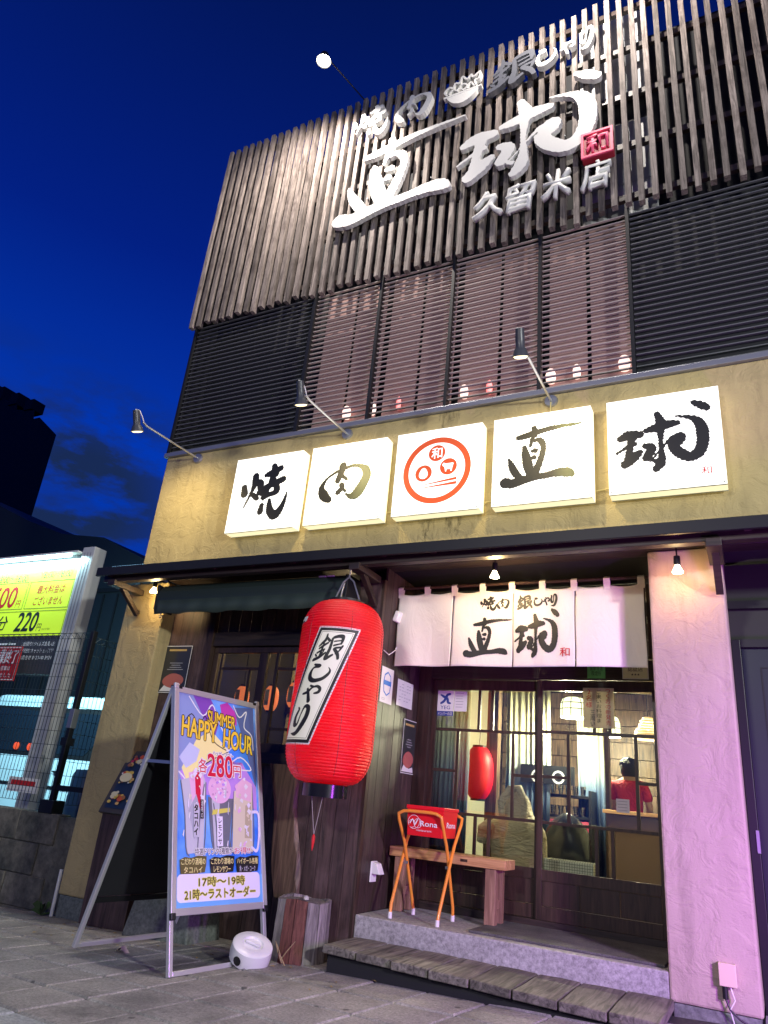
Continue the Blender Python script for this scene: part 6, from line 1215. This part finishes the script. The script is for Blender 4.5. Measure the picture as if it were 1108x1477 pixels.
# van (side on, tail towards the restaurant)
vn = empty('parked_van', (0, 3.2, -.10)); tag(vn, 'pale blue lit boxy van parked behind the mesh fence', 'van')
vw = simple('van_white_paint', (.62, .70, .72), .3, coat=.5)
prof = [(-12.6, .35), (-8.95, .35), (-8.86, .5), (-8.84, 1.2), (-8.95, 2.0), (-9.08, 2.36), (-9.3, 2.46), (-12.2, 2.46), (-12.6, 2.2)]
MB().prism(prof, 0, 1.5).build('body', vw, vn, bevel=.06)
gm = simple('tinted_glass', (.01, .015, .02), .08)
MB().prism([(-12.2, 1.52), (-10.55, 1.52), (-10.50, 2.18), (-12.1, 2.22)], -.012, .0).build('side_window', gm, vn, bevel=.004); MB().prism([(-10.42, 1.52), (-9.75, 1.52), (-9.40, 1.85), (-9.45, 2.18), (-10.42, 2.18)], -.012, .0).build('side_window', gm, vn, bevel=.004)
bx('window_trim', (-12.3, -.006, 1.46), (-9.4, -.002, 2.26), M['black'], vn)
for x in (-11.40, -11.05, -10.70): MB().lathe([(0, -.03), (.06, -.02), (.065, .0), (0, .0)], n=16).build('marker_light', simple('red_lamp_glass', (.6, .03, .01), .3, emit=(1, .15, .05), es=.5), vn, (x, -.02, 1.60), (-pi / 2, 0, 0))
bx('door_seam', (-10.48, -.008, .5), (-10.465, -.0005, 1.46), M['black'], vn); MB().bar((-10.35, -.03, 1.25), (-10.15, -.03, 1.25), .03).build('door_handle', M['black'], vn, bevel=.01)
for x in (-11.9, -9.6): MB().lathe([(.20, -.10), (.30, -.09), (.31, 0), (.30, .09), (.2, .10)], n=28).build('wheel', M['black'], vn, (x, .10, .32), (pi / 2, 0, 0))
lamp('lot_light', 'AREA', (-9.8, 1.2, 3.6), (.42, .86, 1.0), 330, (2.5, .3), (0, .75, -.75))
bn = empty('water_drum', (-6.95, .9, 0)); tag(bn, 'dark blue plastic drum behind the fence beside the left pillar', 'drum')
MB().lathe([(0, 0), (.2, 0), (.21, .1), (.20, .4), (.21, .7), (.20, 1.15), (.17, 1.22), (0, 1.23)], n=24).build('drum_body', simple('blue_plastic', (.05, .12, .2), .3), bn, smooth=True); MB().lathe([(.05, 1.225), (.05, 1.26), (0, 1.26)], n=14).build('cap', M['black'], bn)
# weed at the foot of the left pillar
mgr = simple('weed_green', (.05, .11, .03), .7)
for x, y, lbl in ((-6.16, -.02, 'small green weed at the foot of the left pillar'), (-7.02, .04, 'leafy weed growing before the block wall at the left edge')):
    t = empty('weed', (x, y, gz(x))); tag(t, lbl, 'weed')
    for k in range(14):
        a = random.uniform(0, 6.28); l = random.uniform(.05, .12); h = random.uniform(.03, .13); w = .018; d = Vector((cos(a), sin(a), 0)); s = Vector((-sin(a), cos(a), 0)) * w
        MB().add([Vector((0, 0, 0)), d * l * .5 + Vector((0, 0, h)) + s, d * l + Vector((0, 0, h * .8)), d * l * .5 + Vector((0, 0, h)) - s], [(0, 1, 2), (0, 2, 3)]).build('leaf', mgr, t)
o = MB().tube([(-6.07, .02, -.08), (-6.075, .02, .32)], .018, 10).build('drain_pipe', M['paper'], None); tag(o, 'short pale pipe at the outer foot of the left pillar', 'pipe')

# ================================================================== BACKGROUND BUILDINGS
dk1 = simple('night_wall_dark', (.012, .014, .018), .9); dk2 = simple('night_wall_teal', (.020, .030, .036), .8)
t = empty('tall_dark_building', (0, 0, 0)); tag(t, 'tall black silhouetted building with a stepped sloping roof at the far left', 'building')
mb_ = MB().prism([(-75, 0), (-45.6, 0), (-45.6, 24.6), (-48.3, 26.6), (-49.0, 26.6), (-49.2, 27.4), (-51.6, 27.9), (-51.8, 28.5), (-54.5, 29.6), (-75, 38)], 25, 37)
mb_.v = [(x - (20 if y > 30 else 0), y, z) for x, y, z in mb_.v]; mb_.build('wall', dk1, t)
for k in range(3):
    for j in range(4): bx('window', (-60 + k * 4, 24.95, 5 + j * 4.5), (-58.6 + k * 4, 24.99, 7 + j * 4.5), M['black'], t)
t = empty('low_dark_warehouse', (0, 0, 0)); tag(t, 'low dark warehouse with a gabled roof and ribbed wall behind the parking lot', 'building')
MB().prism([(-26, 0), (-11.2, 0), (-11.2, 5.55), (-12.57, 5.96), (-14.05, 6.60), (-15.64, 6.83), (-17.2, 7.35), (-21, 8.9), (-26, 9.2)], 6.0, 16).build('wall', dk2, t)
me = MB().box((0, 0, 0), (.05, .03, 5.1)).mesh('wall_rib'); me.materials.append(dk1)
for k in range(16): inst(me, 'wall_rib', t, (-18.6 + k * .46, 5.968, 0))
bx('eave_trim', (-18.9, 5.955, 5.15), (-11.2, 5.997, 5.25), dk1, t)
t = empty('small_lit_roof', (0, 0, 0)); tag(t, 'small pale corrugated roof edge just left of the restaurant eave', 'roof')
mb = MB(); mcr = simple('pale_corrugated', (.45, .50, .6), .4)
for k in range(14): MB().box((-9.95 + k * .06, 3.0, 4.40), (-9.92 + k * .06, 3.6, 4.60)).build('roof_rib', mcr, t)
bx('roof_deck', (-9.96, 3.02, 4.37), (-9.10, 3.6, 4.42), dk1, t); bx('roof_post', (-9.6, 3.3, -.3), (-9.5, 3.4, 4.369), dk1, t)
# a bit of the opposite street so reflections and other views have something real

# details of the van and the dark buildings
bx('number_plate', (-9.35, -.012, .72), (-9.05, -.002, .87), simple('plate_yellow', (.6, .5, .05), .5), vn); bx('side_moulding', (-12.3, -.010, .98), (-9.0, -.0005, 1.03), M['black'], vn); bx('bumper', (-12.65, -.02, .33), (-8.86, .0, .50), simple('grey_bumper', (.08, .09, .10), .5), vn)
bx('rear_lamp', (-8.99, -.012, 1.05), (-8.90, -.001, 1.42), simple('rear_lamp_red', (.5, .02, .02), .2), vn)
tb = bpy.data.objects['tall_dark_building']; dim = emis('dim_far_window', (.10, .13, .20), .12)
for k in range(7): bx('rooftop_unit', (-50.6 - k * 2.3, 24.9, 27.6 + k * .9), (-49.6 - k * 2.3, 26, 28.5 + k * 1.05), dk1, tb)
